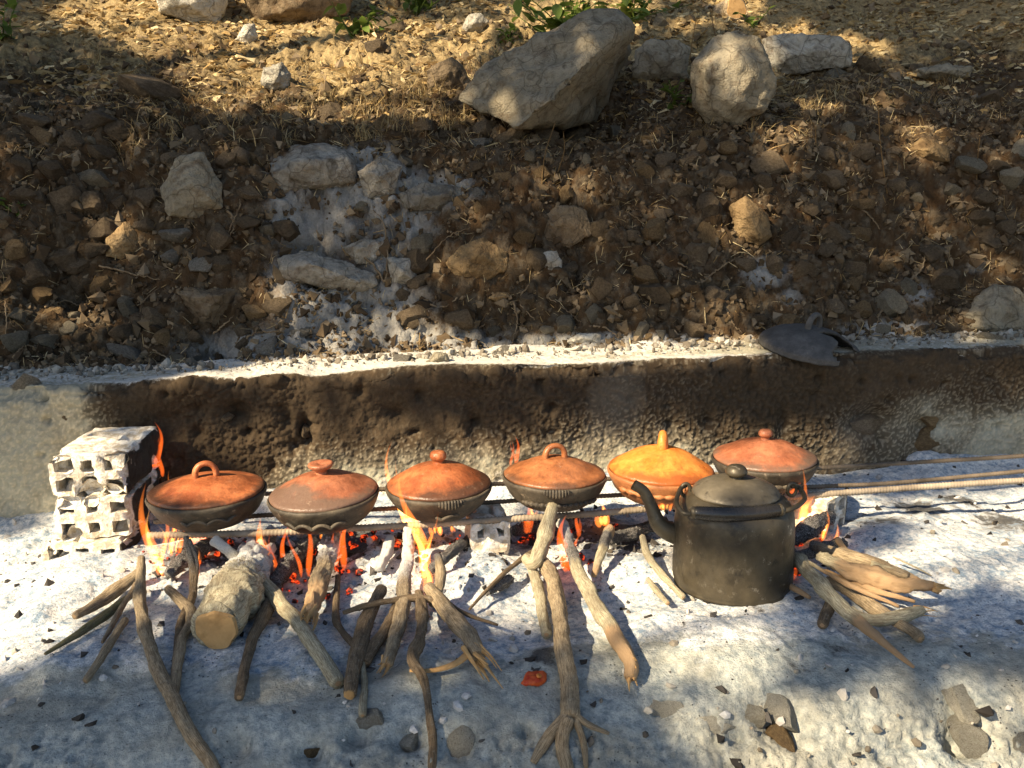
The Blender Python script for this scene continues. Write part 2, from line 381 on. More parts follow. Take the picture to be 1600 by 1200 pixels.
def m_bark(name, a, b, crack=(.03, .02, .012), mossy=0.0):
    m = M(name); tc = m.attr("tc", True); p = m.obj(); char = m.attr("char"); peel = m.attr("peel")
    n1 = m.noise(tc, 5, 6, .75); n2 = m.noise(tc, 22, 5, .75); n3 = m.noise(p, 120, 4, .7)
    c = m.mix(m.ramp(n1, [(.36, 0.), (.62, 1.)]), tuple(x * .7 for x in a), tuple(min(.7, x * 1.15) for x in b)); c = m.mix(m.ramp(n2, [(.34, 1.), (.46, 0.)]), c, crack)
    c = m.mix(m.math('MULTIPLY', m.ramp(m.noise(p, 26, 5, .7), [(.50, 0.), (.62, 1.)]), .45), c, tuple(x * .55 for x in a))
    c = m.mix(m.math('MULTIPLY', m.ramp(n3, [(.55, 0.), (.7, 1.)]), .35), c, (.46, .42, .34))
    if mossy: c = m.mix(m.math('MULTIPLY', m.ramp(n1, [(.5, 0.), (.6, 1.)]), mossy), c, (.22, .25, .08))
    wood = m.mix(m.noise(tc, 12, 5, .7), (.34, .19, .09), (.62, .44, .26))
    c = m.mix(m.ramp(m.math('ADD', peel, m.math('MULTIPLY', m.math('SUBTRACT', n1, .5), .5)), [(.45, 0.), (.55, 1.)]), c, wood)
    cf = m.math('ADD', char, m.math('MULTIPLY', m.math('SUBTRACT', n1, .5), .7))
    burnt = m.mix(m.ramp(m.vor(tc, 16, 'DISTANCE_TO_EDGE'), [(.02, 0.), (.10, 1.)]), (.42, .40, .38), (.022, .02, .02))
    c = m.mix(m.ramp(cf, [(.4, 0.), (.55, .97)]), c, burnt)
    c = m.mix(m.ramp(m.math('ADD', m.attr("ashy"), m.math('MULTIPLY', m.math('SUBTRACT', n2, .5), 1.1)), [(.42, 0.), (.6, 1.)]), c, m.mix(n3, (.45, .44, .43), (.76, .74, .70)))
    h = m.math('ADD', m.math('ADD', n1, m.math('MULTIPLY', n2, .8)), m.math('MULTIPLY', n3, .3))
    return m.bsdf(c, .85, m.bump(h, .75, .008), spec=.2)
def m_wood(name, a, b):
    m = M(name); p = m.obj(); n1 = m.noise(p, 60, 5, .7); n2 = m.noise(p, 14, 4)
    c = m.mix(n1, a, b); c = m.mix(m.ramp(n2, [(.5, 0.), (.68, .8)]), c, tuple(x * .4 for x in a))
    return m.bsdf(c, .8, m.bump(n1, .4, .004), spec=.2)
def m_metal(name, a, b, rough=.5, metal=.5, speck=0.0):
    m = M(name); p = m.obj(); n1 = m.noise(p, 9, 6, .65); n2 = m.noise(p, 70, 5, .7)
    c = m.mix(m.ramp(n1, [(.33, 0.), (.66, 1.)]), a, b)
    if speck:
        c = m.mix(m.math('MULTIPLY', m.math('MULTIPLY', m.ramp(m.noise(p, 38, 4, .7), [(.60, 0.), (.70, 1.)]), m.ramp(m.noise(p, 7, 2), [(.45, .15), (.65, 1.)])), speck), c, (.40, .36, .29))
        c = m.mix(m.ramp(m.noise(p, 30, 5, .7), [(.30, .8), (.42, 0.)]), c, (.012, .011, .010))
    return m.bsdf(c, m.ramp(n2, [(.3, (rough - .12,) * 3), (.7, (rough + .2,) * 3)]), m.bump(m.math('ADD', n2, n1), .22, .003), metal=metal)
def m_plain(name, a, b, rough=.8, scale=40, trans=None, spec=.3):
    m = M(name); p = m.obj(); n1 = m.noise(p, scale, 4, .6); c = m.mix(m.ramp(n1, [(.3, 0.), (.7, 1.)]), a, b)
    hs = m.n("ShaderNodeHueSaturation"); m.l(c, hs.inputs["Color"]); m.l(m.math('ADD', m.math('MULTIPLY', m.rnd(), .5), .75), hs.inputs["Value"])
    return m.bsdf(hs.outputs[0], rough, m.bump(n1, .3, .003), spec=spec, trans=trans)
def m_vary(name, cols, rough=.8, trans=None):
    """colour chosen per piece through the 'tint' attribute"""
    m = M(name); t = m.attr("tint"); c = m.ramp(t, [(i / (len(cols) - 1), k) for i, k in enumerate(cols)])
    n1 = m.noise(m.pos(), 120, 3, .6); c = m.mix(m.math('MULTIPLY', n1, .5), c, (.03, .02, .012))
    return m.bsdf(c, rough, m.bump(n1, .3, .003), spec=.2, trans=trans)
def m_flame(name, col, strength):
    m = M(name); e = m.n("ShaderNodeEmission"); e.inputs[0].default_value = (*col, 1); e.inputs[1].default_value = strength
    m.l(e.outputs[0], m.out.inputs["Volume"]); return m.m
def m_ember():
    m = M("glowing_ember"); p = m.pos(); n = m.noise(p, 70, 4, .7); 
    return m.bsdf((.03, .02, .018), .9, m.bump(n, .5, .004), emit=m.ramp(n, [(.50, (0, 0, 0)), (.60, (.8, .05, .008)), (.74, (1, .28, .04))]), emits=.6)

MT = dict(
    floor=m_floor(), wall=m_wall(), bank=m_bank(),
    rock=m_rock("limestone_boulder", (.21, .18, .125), (.36, .315, .23)),
    rock_gold=m_rock("golden_stone", (.18, .115, .055), (.38, .265, .135)),
    rock_brown=m_rock("brown_stone", (.13, .095, .058), (.29, .22, .14)),
    mortar_stone=m_rock("mortar_smeared_stone", (.45, .42, .34), (.62, .59, .50), .5),
    rock_pale=m_rock("pale_stone", (.40, .37, .30), (.58, .54, .45), .4),
    rock_ash=m_rock("ash_dusted_stone", (.19, .17, .135), (.42, .39, .33), .5),
    brick=m_brick(),
    clay_a=m_clay("terracotta", (.30, .085, .03), (.48, .16, .058), (.07, .035, .02)),
    clay_b=m_clay("dull_terracotta", (.27, .09, .042), (.42, .155, .075), (.13, .085, .06)),
    clay_c=m_clay("glazed_orange_clay", (.70, .19, .028), (.86, .31, .065), (.30, .08, .02), .22, .1),
    clay_d=m_clay("brown_terracotta", (.25, .088, .032), (.40, .15, .055), (.10, .05, .028)),
    bowl=m_clay("sooty_clay", (.035, .028, .02), (.10, .08, .055), (.012, .01, .008), .5, .35),
    bowl_o=m_clay("smoked_orange_clay", (.30, .11, .04), (.42, .17, .06), (.06, .03, .018), .4, .3),
    lidgrey=m_clay("blackened_clay", (.055, .052, .048), (.10, .095, .088), (.02, .02, .02), .55, .1),
    kettle=m_metal("sooty_kettle_metal", (.026, .021, .014), (.095, .077, .048), .42, .35, 1.0),
    kettle_lid=m_metal("sunlit_lid_metal", (.055, .046, .032), (.16, .135, .095), .42, .25, .9),  # lid paler than the body: sun on it is put in the colour
    grip=m_metal("black_handle", (.012, .011, .010), (.03, .026, .022), .22, .0),
    rebar_ash_lit=m_metal("ash_and_lit_steel", (.15, .115, .08), (.42, .345, .255), .75, .15),  # paler bar steel: ash dust plus the lit top edge, in the colour
    rebar=m_metal("rusty_steel", (.06, .045, .03), (.24, .185, .13), .7, .25),
    bark=m_bark("brown_bark", (.24, .17, .10), (.50, .39, .25)),
    bark_l=m_bark("light_bark", (.34, .26, .16), (.66, .55, .38)),
    bark_d=m_bark("dark_bark", (.11, .078, .048), (.29, .21, .13)),
    bark_m=m_bark("mossy_bark", (.15, .12, .065), (.32, .28, .16), mossy=.7),
    cut=m_wood("cut_wood", (.36, .20, .075), (.56, .36, .16)),
    straw=m_vary("straw", [(.20, .12, .045), (.50, .37, .17), (.62, .50, .27), (.34, .19, .07)], .7, .25),
    litter=m_vary("leaf_litter", [(.20, .12, .05), (.50, .34, .14), (.84, .70, .42), (.40, .25, .09), (.78, .63, .35)], .8, .2),
    gravel=m_vary("gravel", [(.035, .024, .014), (.095, .063, .034), (.16, .115, .066), (.27, .205, .13)], .9),
    gravel_pale=m_vary("pale_rubble", [(.10, .085, .065), (.22, .19, .15), (.36, .33, .27), (.50, .47, .41)], .9),
    ashbits=m_vary("ash_flakes", [(.74, .72, .68), (.55, .54, .52), (.36, .35, .34), (.68, .63, .55)], .95),
    charbits=m_vary("charcoal", [(.015, .014, .014), (.04, .038, .036), (.10, .095, .09), (.02, .018, .017)], .7),
    rootm=m_plain("root", (.10, .065, .035), (.26, .19, .11)),
    green=m_plain("green_leaf", (.08, .13, .02), (.17, .23, .045), .5, 30, .45),
    treeleaf=m_plain("tree_leaf", (.04, .07, .015), (.08, .12, .03), .6, 10, .12),
    trunk=m_bark("tree_bark", (.10, .08, .06), (.2, .16, .12)),
    red=m_plain("red_flesh", (.34, .022, .008), (.62, .13, .03), .3, 90, .15),
    road=m_plain("dusty_road", (.16, .14, .11), (.26, .23, .18), .95, 3),
    flame=m_flame("flame_orange", (1, .22, .026), 30), flame_r=m_flame("flame_red", (1, .14, .014), 20), flame_core=m_flame("flame_yellow", (1, .40, .07), 60), ember=m_ember(),
)

# ------------------------------------------------------------------ setting: road, hearth floor, wall, bank
def sheet(n, x0, x1, y0, y1, z):
    xs = np.linspace(x0, x1, n); ys = np.linspace(y0, y1, n); X, Y = np.meshgrid(xs, ys)
    V = np.stack([X.ravel(), Y.ravel(), np.full(X.size, z)], 1); return V, grid_faces(n, n)
V, F = sheet(40, -300, 300, -300, 300, -0.60)
V[:, 2] += 0.0
tag(link("road", mesh_np("road", V, F), MT["road"]), "dusty road below the hearth", None, None, "structure")

def bumpy(x, y, sc, s, pw=1.0):
    d1, d2, c = worley(x * sc, y * sc, s); return np.clip(1 - d1, 0, 1) ** pw, d2 - d1, c
# hearth floor
xs = np.concatenate([np.arange(-9, -1.75, .08), np.arange(-1.75, 2.35, 0.0052), np.arange(2.35, 9, .08)]); ys = np.concatenate([np.arange(-1.95, -1.5, 0.012), np.arange(-1.5, 0.06, 0.0052)])
X, Y = np.meshgrid(xs, ys); x = X.ravel(); y = Y.ravel()
z = floor_h(x, np.minimum(y, 0.0))
d = edge_y(x) - y
face = ss(-0.06, 0.10, d)
pxs, pys = proj(np.stack([x, y, z], 1))
rub = ss(0.35, .62, vn(x * 3, (y + z) * 3, s=41) * .5 + .5 + .3 * face)                     # knobbly mortar
lum, gap, cid = bumpy(x, y + z * .9, 48, 42, 1.0)
lum2, gap2, cid2 = bumpy(x, y + z * .9, 85, 43, 1.0)
disp = (0.012 * (lum - .5) * (.15 + rub * (.4 + .6 * face)) + 0.0085 * (lum2 - .5) * (.25 + rub) * (.35 + .9 * face) + .0035 * fbm(x * 60, y * 60, s=44, o=3)) + face * .014 * fbm(x * 5, (y + z) * 5, s=49, o=3)
smooth_ash = ss(.1, .5, vn(x * 4.5, y * 4.5, s=45)) * (1 - face)
disp *= (1 - .65 * smooth_ash) * (1 - .6 * (1 - face))
V = np.stack([x, y, z], 1); F = grid_faces(len(ys), len(xs)); N = normals(V, F)
cav = np.zeros_like(x)
for (px, py, r, dp) in ((1505, 1125, .06, .035), (1515, 1160, .03, .05), (1215, 1120, .05, .04), (1245, 1160, .02, .03), (720, 1165, .03, .04), (490, 1175, .03, .035), (560, 1150, .03, .03), (640, 1160, .03, .03), (820, 1140, .015, .03), (1150, 1150, .02, .025), (1030, 1110, .03, .02), (1350, 1110, .012, .01), (370, 1165, .03, .03)):
    c = hit(px, py); q = np.sqrt((x - c[0]) ** 2 + (y - c[1]) ** 2 + (z - c[2]) ** 2); cav += dp * np.exp(-(q / r) ** 2 * 1.5)
V = V + N * (disp - cav)[:, None]
ash = .90 * ss(.05, -.26, d) + .16 * vn(x * 2.3, y * 2.3, s=46) + .16 * vn(x * 7, y * 7, s=48) - .22 * ss(-.34, -.1, d) * ss(1100, 800, pxs)  # front left loses white ash: its shade is put into the mask
char = .80 * np.exp(-((y + .40) / .22) ** 2) * ss(-.75, -.5, x) * ss(1.35, 1.0, x) * (.75 + .5 * vn(x * 6, y * 6, s=47)) - .05  # charcoal under the pots, with their shade painted in as extra char
for (px, py, r, a) in ((860, 1030, .05, .75), (1130, 940, .04, .6), (1060, 985, .05, .45), (1350, 830, .06, .5), (1500, 790, .12, .45), (1250, 1040, .05, .45), (440, 870, .1, .5), (330, 880, .1, .5), (900, 860, .1, .4), (670, 900, .06, .5), (1400, 1010, .06, .35), (1440, 795, .10, .75), (1570, 812, .11, .72), (1385, 825, .06, .7), (1500, 780, .07, .7), (1300, 1010, .06, .5), (1180, 950, .05, .55), (1010, 870, .05, .45), (480, 960, .1, .45), (250, 960, .08, .4), (760, 990, .09, .4), (100, 1010, .07, .4)):  # charcoal patches; the right-hand ones also paint in the floor's shade
    c = on_z(px, py, 0.01); char = np.maximum(char, a * np.exp(-((x - c[0]) ** 2 + (y - c[1]) ** 2) / r ** 2))
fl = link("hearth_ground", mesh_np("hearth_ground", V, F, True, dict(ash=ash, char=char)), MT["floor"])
tag(fl, "ash-covered concrete hearth with rough broken front edge", None, None, "structure")

# wall
wx = np.concatenate([np.arange(-9, -2.6, .06), np.arange(-2.6, 3.6, 0.0048), np.arange(3.6, 9, .06)]); nz, ny = 96, 66
tt = np.concatenate([np.linspace(0, 1, nz), 1 + np.linspace(0, 1, ny)[1:]])
XX, TT = np.meshgrid(wx, tt); x = XX.ravel(); t = TT.ravel(); wt = wall_top(x)
z = np.where(t <= 1, -0.12 + (wt + 0.12) * np.minimum(t, 1), wt - .01 * (t - 1)); y = np.where(t <= 1, 0.0, 0.36 * (t - 1))
lip = np.exp(-((t - 1) / .05) ** 2); y = y + .022 * lip * (vn(x * 11, x * 0, s=51) + .5 * vn(x * 31, x * 0, s=50) + .6); z = z - .014 * lip * (1 + vn(x * 19, x * 0, s=52) + .6 * vn(x * 47, x * 0, s=53))
V = np.stack([x, y, z], 1); F = grid_faces(len(tt), len(wx)); N = normals(V, F)
u = np.where(t <= 1, z, wt + y)
l1, g1, _ = bumpy(x, u, 34, 53); l2, g2, _ = bumpy(x + .004 * vn(x * 60, u * 60, s=57), u, 92, 54); l3, g3, _ = bumpy(x, u, 170, 59)
frontf = (t <= 1).astype(float)
disp = .012 * fbm(x * 5, u * 5, s=55, o=3) + .006 * (l1 - .5) + .0105 * (l2 - .5) * (.6 + .7 * ss(-.2, .3, vn(x * 4, u * 4, s=56))) + .0025 * (l3 - .5)
disp *= np.where(t <= 1, 1, .45)
for (px, py, rx, rz, dp) in ((370, 645, .035, .035, .05), (476, 676, .018, .05, .05), (262, 662, .075, .05, .035), (620, 648, .035, .03, .03), (700, 622, .09, .04, .018), (742, 660, .03, .05, .03), (1358, 660, .085, .05, .06), (1225, 662, .025, .05, .03), (955, 583, .10, .012, .02), (310, 640, .03, .02, .02), (440, 640, .02, .02, .02), (1450, 665, .06, .03, .03), (1180, 610, .03, .02, .012), (60, 625, .03, .02, .015)):
    c = on_y(px, py, 0); disp = disp - frontf * dp * np.exp(-(((x - c[0]) / rx) ** 2 + ((z - c[2]) / rz) ** 2) * 1.3)
_g = np.random.default_rng(66)
for _ in range(80):
    cx_, cz_, r_ = _g.uniform(-1.0, 2.0), _g.uniform(.02, .34), _g.uniform(.006, .018); disp = disp - frontf * r_ * 1.5 * np.exp(-(((x - cx_) / r_) ** 2 + ((z - cz_) / (r_ * _g.uniform(.6, 1.4))) ** 2) * 1.2)
V = V + N * disp[:, None]
sx = proj(np.stack([x, 0 * x, z], 1))[0]
soot = ss(-.88, -.70, x + .08 * vn(z * 12, x * 0, s=58)) * (1 - ss(1.2, 2.0, x + .18 * vn(x * 5, z * 5, s=63)) * ss(.32, .14, z + .05 * vn(x * 6, z * 6, s=60)))
soot = soot * (.72 + .33 * ss(.12, .27, z + .05 * vn(x * 3, z * 3, s=61))) - .45 * np.exp(-((z - .06) / .07) ** 2) * ss(-.45, -.3, x) * ss(1.1, .7, x)
soot = soot + .55 * np.exp(-(((x + .52) / .16) ** 2 + ((z - .16) / .14) ** 2)) - .12 * ss(.3, .6, x) * ss(1.0, .7, x)
soot = np.where(t > 1, soot * ss(.08, 0, y), soot) 
wash = np.where(t > 1, ss(0.004, .05, y) * (.75 - .45 * ss(.78, 1.15, x) - .35 * ss(-.62, -.95, x)) + .25 * vn(x * 3, y * 8, s=62), .6 * np.exp(-((z - .03) / .045) ** 2) * ss(-.45, -.3, x) * ss(1.3, .8, x))
grain = l2
wall = link("concrete_wall", mesh_np("concrete_wall", V, F, True, dict(soot=soot, ash=wash, grain=grain)), MT["wall"])
tag(wall, "low rough concrete retaining wall blackened by soot behind the clay pots", "wall")

# bank
bx = np.concatenate([np.arange(-60, -6, 3), np.arange(-6, -2.3, .12), np.arange(-2.3, 3.3, 0.0095), np.arange(3.3, 7, .12), np.arange(7, 60, 3)])
by = np.concatenate([np.arange(.17, 1.3, .0072), np.arange(1.3, 3.2, .022), np.arange(3.2, 8, .09), np.arange(8, 58, 1.2)])
X, Y = np.meshgrid(bx, by); x = X.ravel(); y = Y.ravel(); z = bank_h(x, y)
V = np.stack([x, y, z], 1); F = grid_faces(len(by), len(bx)); N = normals(V, F)
amp = ss(.22, .4, y) * ss(4, 1.5, y)
wq = .03 * vn(x * 20, z * 20 + y * 9, s=77); c1, e1, _cid = bumpy(x + wq, y * .8 + z * .9 + wq, 20, 71); c2, e2, _cid2 = bumpy(x + wq, y * .8 + z * .9, 50, 72)
rdg = 1 - np.abs(fbm(x * 16, z * 16 + y * 8, s=76, o=4))
V = V + N * (amp * (.034 * (_cid - .5) * ss(.0, .16, e1) * ss(-.5, .3, vn(x * 3, z * 3, s=73)) + .016 * (_cid2 - .5) * ss(0, .2, e2) + .022 * (rdg - .6) + .009 * fbm(x * 50, y * 50, z * 50, s=74, o=3)))[:, None]
px, py = proj(V)
ash = np.full(x.shape, -.3)
for (a, b, rx, ry, k) in ((500, 270, 90, 40, .75), (575, 255, 60, 40, .75), (470, 350, 70, 45, .7), (690, 295, 70, 32, .75), (590, 330, 60, 50, .6), (480, 430, 75, 50, .75), (570, 480, 110, 55, .85), (560, 548, 260, 42, 1.05), (480, 530, 70, 60, .7), (330, 575, 120, 14, .7), (100, 585, 200, 12, .5), (560, 300, 80, 50, .7), (520, 350, 60, 60, .6), (620, 290, 70, 40, .7), (640, 350, 60, 50, .55), (500, 470, 90, 60, .75), (600, 400, 60, 60, .6), (450, 320, 40, 30, .7), (1195, 425, 45, 30, .7), (1235, 465, 25, 20, .55), (1435, 460, 30, 22, .6), (1525, 415, 20, 15, .6), (1390, 515, 90, 18, .75), (960, 535, 200, 16, .9), (1160, 540, 120, 14, .9), (700, 545, 100, 22, .8)):
    ash = np.maximum(ash, k * 1.85 * np.exp(-(((px - a) / rx) ** 2 + ((py - b) / ry) ** 2)) - .1)
straw = ss(200, 60, py + 40 * vn(px / 90, py / 60, s=75)) * .75 + .35 * np.exp(-(((px - 600) / 220) ** 2 + ((py - 170) / 60) ** 2)) + .3 * np.exp(-(((px - 1250) / 150) ** 2 + ((py - 150) / 40) ** 2)) - .1
bank = link("hillside", mesh_np("hillside", V, F, True, dict(ash=ash, straw=straw)), MT["bank"])
tag(bank, "steep stony soil bank above the wall with dry grass on top", None, None, "structure")

# ------------------------------------------------------------------ trees outside the frame that shade the place (their crowns have gaps the sun falls through)
LIT = [  # where the photograph shows sun falling through the crowns (outline on the ground / wall / bank, probability that a leaf is missing)
    ([(-500, 850), (60, 835), (75, 690), (130, 640), (215, 645), (235, 700), (215, 860), (230, 900), (215, 960), (140, 1010), (40, 1050), (-60, 1080), (-500, 1100)], 1.0),
    ([(230, 745), (330, 690), (700, 680), (1030, 650), (1200, 665), (1290, 710), (1240, 790), (900, 800), (420, 825), (240, 810)], .86),
    ([(250, 670), (430, 640), (1000, 640), (1350, 660), (1350, 740), (1000, 760), (430, 760)], .8),
    ([(190, 606), (460, 560), (800, 540), (1210, 525), (1210, 562), (1000, 574), (600, 600), (220, 612)], 1.0),
    ([(680, 815), (870, 800), (870, 890), (720, 940), (560, 940), (560, 860)], .9),
    ([(940, 870), (1060, 850), (1230, 930), (1265, 1065), (1010, 1075), (1000, 1000), (950, 940)], 1.0),
    ([(190, 800), (1010, 800), (1040, 960), (1010, 1000), (620, 1000), (520, 1010), (200, 960)], .72), ([(150, 850), (1000, 820), (1000, 880), (150, 900)], .8),
    ([(330, 830), (410, 850), (530, 1000), (510, 1050), (390, 940)], .9), ([(205, 860), (255, 860), (275, 990), (235, 1010)], .9),
    ([(300, 880), (400, 860), (400, 960), (310, 990)], .75), ([(470, 825), (560, 825), (540, 960), (470, 960)], .8),
    ([(830, 760), (900, 760), (1010, 1060), (940, 1080), (860, 980), (830, 880)], .85),
    ([(1340, 850), (1400, 800), (1470, 765), (1620, 755), (1900, 755), (1900, 935), (1450, 925), (1360, 880)], 1.0),
    ([(1235, 860), (1460, 875), (1475, 960), (1400, 1000), (1330, 970)], .95),
    ([(1000, 1060), (1250, 1075), (1620, 1080), (1900, 1100), (1900, 1300), (1150, 1300)], .7),
    ([(880, 800), (960, 790), (1230, 740), (1240, 920), (1060, 930)], .45),
    ([(60, 20), (200, -30), (580, -30), (560, 110), (480, 190), (300, 190), (250, 100)], .97),
    ([(540, 40), (780, 30), (760, 140), (660, 195), (470, 205), (500, 100)], 1.0), ([(760, 10), (1010, -20), (1010, 60), (820, 70)], 1.0),
    ([(860, 120), (950, 50), (990, 70), (910, 150)], .9), ([(1190, 45), (1265, 45), (1245, 125), (1200, 130)], 1.0),
    ([(1180, 130), (1400, 150), (1390, 280), (1150, 290)], .4), ([(1400, 200), (1490, 200), (1490, 270), (1400, 270)], .7),
    ([(1130, 300), (1220, 300), (1220, 395), (1130, 395)], .8), ([(690, 370), (810, 370), (800, 450), (700, 450)], .6), ([(820, 250), (1010, 250), (1000, 310), (830, 310)], .5),
    ([(155, 335), (230, 335), (230, 415), (155, 415)], .85), ([(20, 430), (210, 430), (210, 545), (20, 545)], .5), ([(420, 430), (490, 430), (490, 490), (420, 490)], .6), ([(480, 490), (720, 490), (720, 570), (480, 570)], .5),
    ([(1000, -20), (1200, -20), (1200, 50), (1000, 50)], .6), ([(1190, 20), (1330, 50), (1400, 80), (1400, 110), (1330, 110), (1200, 60)], .5),
]
def inside(poly, X, Y):
    r = np.zeros(X.shape, bool); n = len(poly)
    for i in range(n):
        (x1, y1), (x2, y2) = poly[i], poly[(i + 1) % n]
        if y1 == y2: continue
        r ^= ((y1 > Y) != (y2 > Y)) & (X < (x2 - x1) * (Y - y1) / (y2 - y1) + x1)
    return r
def crown_points(n, c, rad, s):
    g = np.random.default_rng(s); q = g.normal(size=(n, 3)); q /= np.linalg.norm(q, axis=1, keepdims=True)
    q *= (g.random(n) ** .45)[:, None] * np.array(rad); return q + np.array(c)
def keep_leaves(P):
    """drop the leaves that would stand between the sun and a sunlit spot"""
    t = np.full(len(P), np.nan); alive = np.ones(len(P), bool)
    for tau in np.arange(2.5, 14, .03):
        Q = P + SUND * tau
        below = alive & (Q[:, 2] < gz('sun', Q[:, 0], Q[:, 1])); t[below] = tau; alive &= ~below
    Q = P + SUND * np.nan_to_num(t, nan=10)[:, None]; X, Y = proj(Q); front = ((Q - CAM) @ FWD) > .3
    k = np.ones(len(P), bool); g = np.random.default_rng(3); n = vn(X / 28, Y / 22, s=88) * .5 + .5
    fl_ = vn(X / 34, Y / 24, s=89) + .5 * vn(X / 13, Y / 10, s=92)
    k &= ~(front & (Y > 150) & (Y < 545) & (fl_ > .30)); k &= ~(front & (Y > 980) & (Y < 1250) & (fl_ > .34))
    for poly, pr in LIT:
        m = inside(poly, X, Y) & front & ~np.isnan(t)
        k &= ~(m & (n * .9 < pr if pr < 1 else True))
    return k
def leaf_mesh(name, P, size, s, up=.3):
    g = np.random.default_rng(s); n = len(P)
    a = g.normal(size=(n, 3)); a /= np.linalg.norm(a, axis=1, keepdims=True); b = np.cross(a, g.normal(size=(n, 3))); b /= np.linalg.norm(b, axis=1, keepdims=True)
    L = size * (.7 + .6 * g.random(n))[:, None]; W = L * .36
    V = np.stack([P - a * L, P - b * W, P + a * L, P + b * W], 1).reshape(-1, 3); F = np.arange(4 * n).reshape(-1, 4)
    return mesh_np(name, V, F, False, dict(tint=np.repeat(g.random(n), 4)))
def tree(name, base, crowns, label, s, leaf=.075, cull=True):
    root = empty(name, base); tag(root, label, "tree", "trees shading the hearth")
    P = np.vstack([crown_points(n, c, r, s + i) for i, (n, c, r) in enumerate(crowns)])
    if cull: P = P[keep_leaves(P)]
    o = link("crown", leaf_mesh("crown", P - np.array(base), leaf, s), MT["treeleaf"], root); o["kind"] = "stuff"
    parts = []; top = np.mean([c for _, c, _ in crowns], 0) - np.array(base)
    tr = catmull(np.array([(0, 0, -.2), (.1, .05, top[2] * .35), (top[0] * .4, top[1] * .4, top[2] * .7), top]), 24); parts.append(tube(tr, np.linspace(.16, .05, 24), 10)[:2])
    for (n, c, r) in crowns:
        e = np.array(c) - np.array(base); parts.append(tube(catmull(np.array([tr[13], (tr[13] + e) / 2 + [0, 0, .3], e]), 12), np.linspace(.035, .012, 12), 7)[:2])
    V, F = merge(parts); n = len(V); zz = np.zeros(n)
    link("trunk", mesh_np("trunk", V, F, True, dict(tc=V * np.array([6, 6, 1.5]), char=zz, peel=zz, ashy=zz)), MT["trunk"], root)
    return root
def sunward(p, dist): return tuple(np.array(p) - SUND * dist)
tree("tree", (-5.2, -3.6, -.62), [(9000, sunward((.0, -.7, 0), 7.6), (1.5, 1.9, 1.2)), (6500, sunward((1.6, -.6, 0), 8.4), (1.3, 1.7, 1.2)), (5000, sunward((-1.6, -.8, 0), 7.0), (1.2, 1.6, 1.0))], "leafy tree beside the road shading the hearth", 101)
tree("tree", (-7.0, -.8, -.62), [(9000, sunward((.2, .9, .9), 7.2), (1.7, 1.6, 1.3)), (7000, sunward((2.2, 1.2, 1.1), 8.2), (1.4, 1.7, 1.3)), (7000, sunward((-1.8, 1.2, 1.2), 6.4), (1.5, 1.5, 1.1)), (12000, sunward((0.6, 3.6, 2.2), 8.4), (2.6, 2.2, 1.5)), (12000, sunward((3.4, 3.2, 2.0), 9.0), (2.2, 2.0, 1.5)), (7000, sunward((-2.8, 3.0, 2.0), 7.0), (1.6, 1.8, 1.3))], "broad leafy tree at the foot of the bank shading the stones", 131)

# woods higher up the slope and to the right, beyond the frame: they close the sky off behind the bank
for k, (bx_, by_, hh, rr, lb) in enumerate([(-3.2, 6.6, 3.4, 2.4, "dense tree on the slope above the left part of the bank"), (1.4, 7.2, 3.4, 2.6, "dense tree on the slope above the largest boulder"), (5.6, 5.6, 3.2, 2.5, "dense tree on the slope above the right part of the bank"), (6.4, .9, 2.9, 2.2, "dense tree standing right of the wall")]):
    zb = float(bank_h(bx_, by_)); tree("tree", (bx_, by_, zb - .1), [(4200, (bx_, by_ - .3, zb + hh), (rr, rr, rr * .8)), (2600, (bx_ + .8, by_ - .9, zb + hh - .4), (rr * .7, rr * .7, rr * .6))], lb, 160 + k, .16, False)

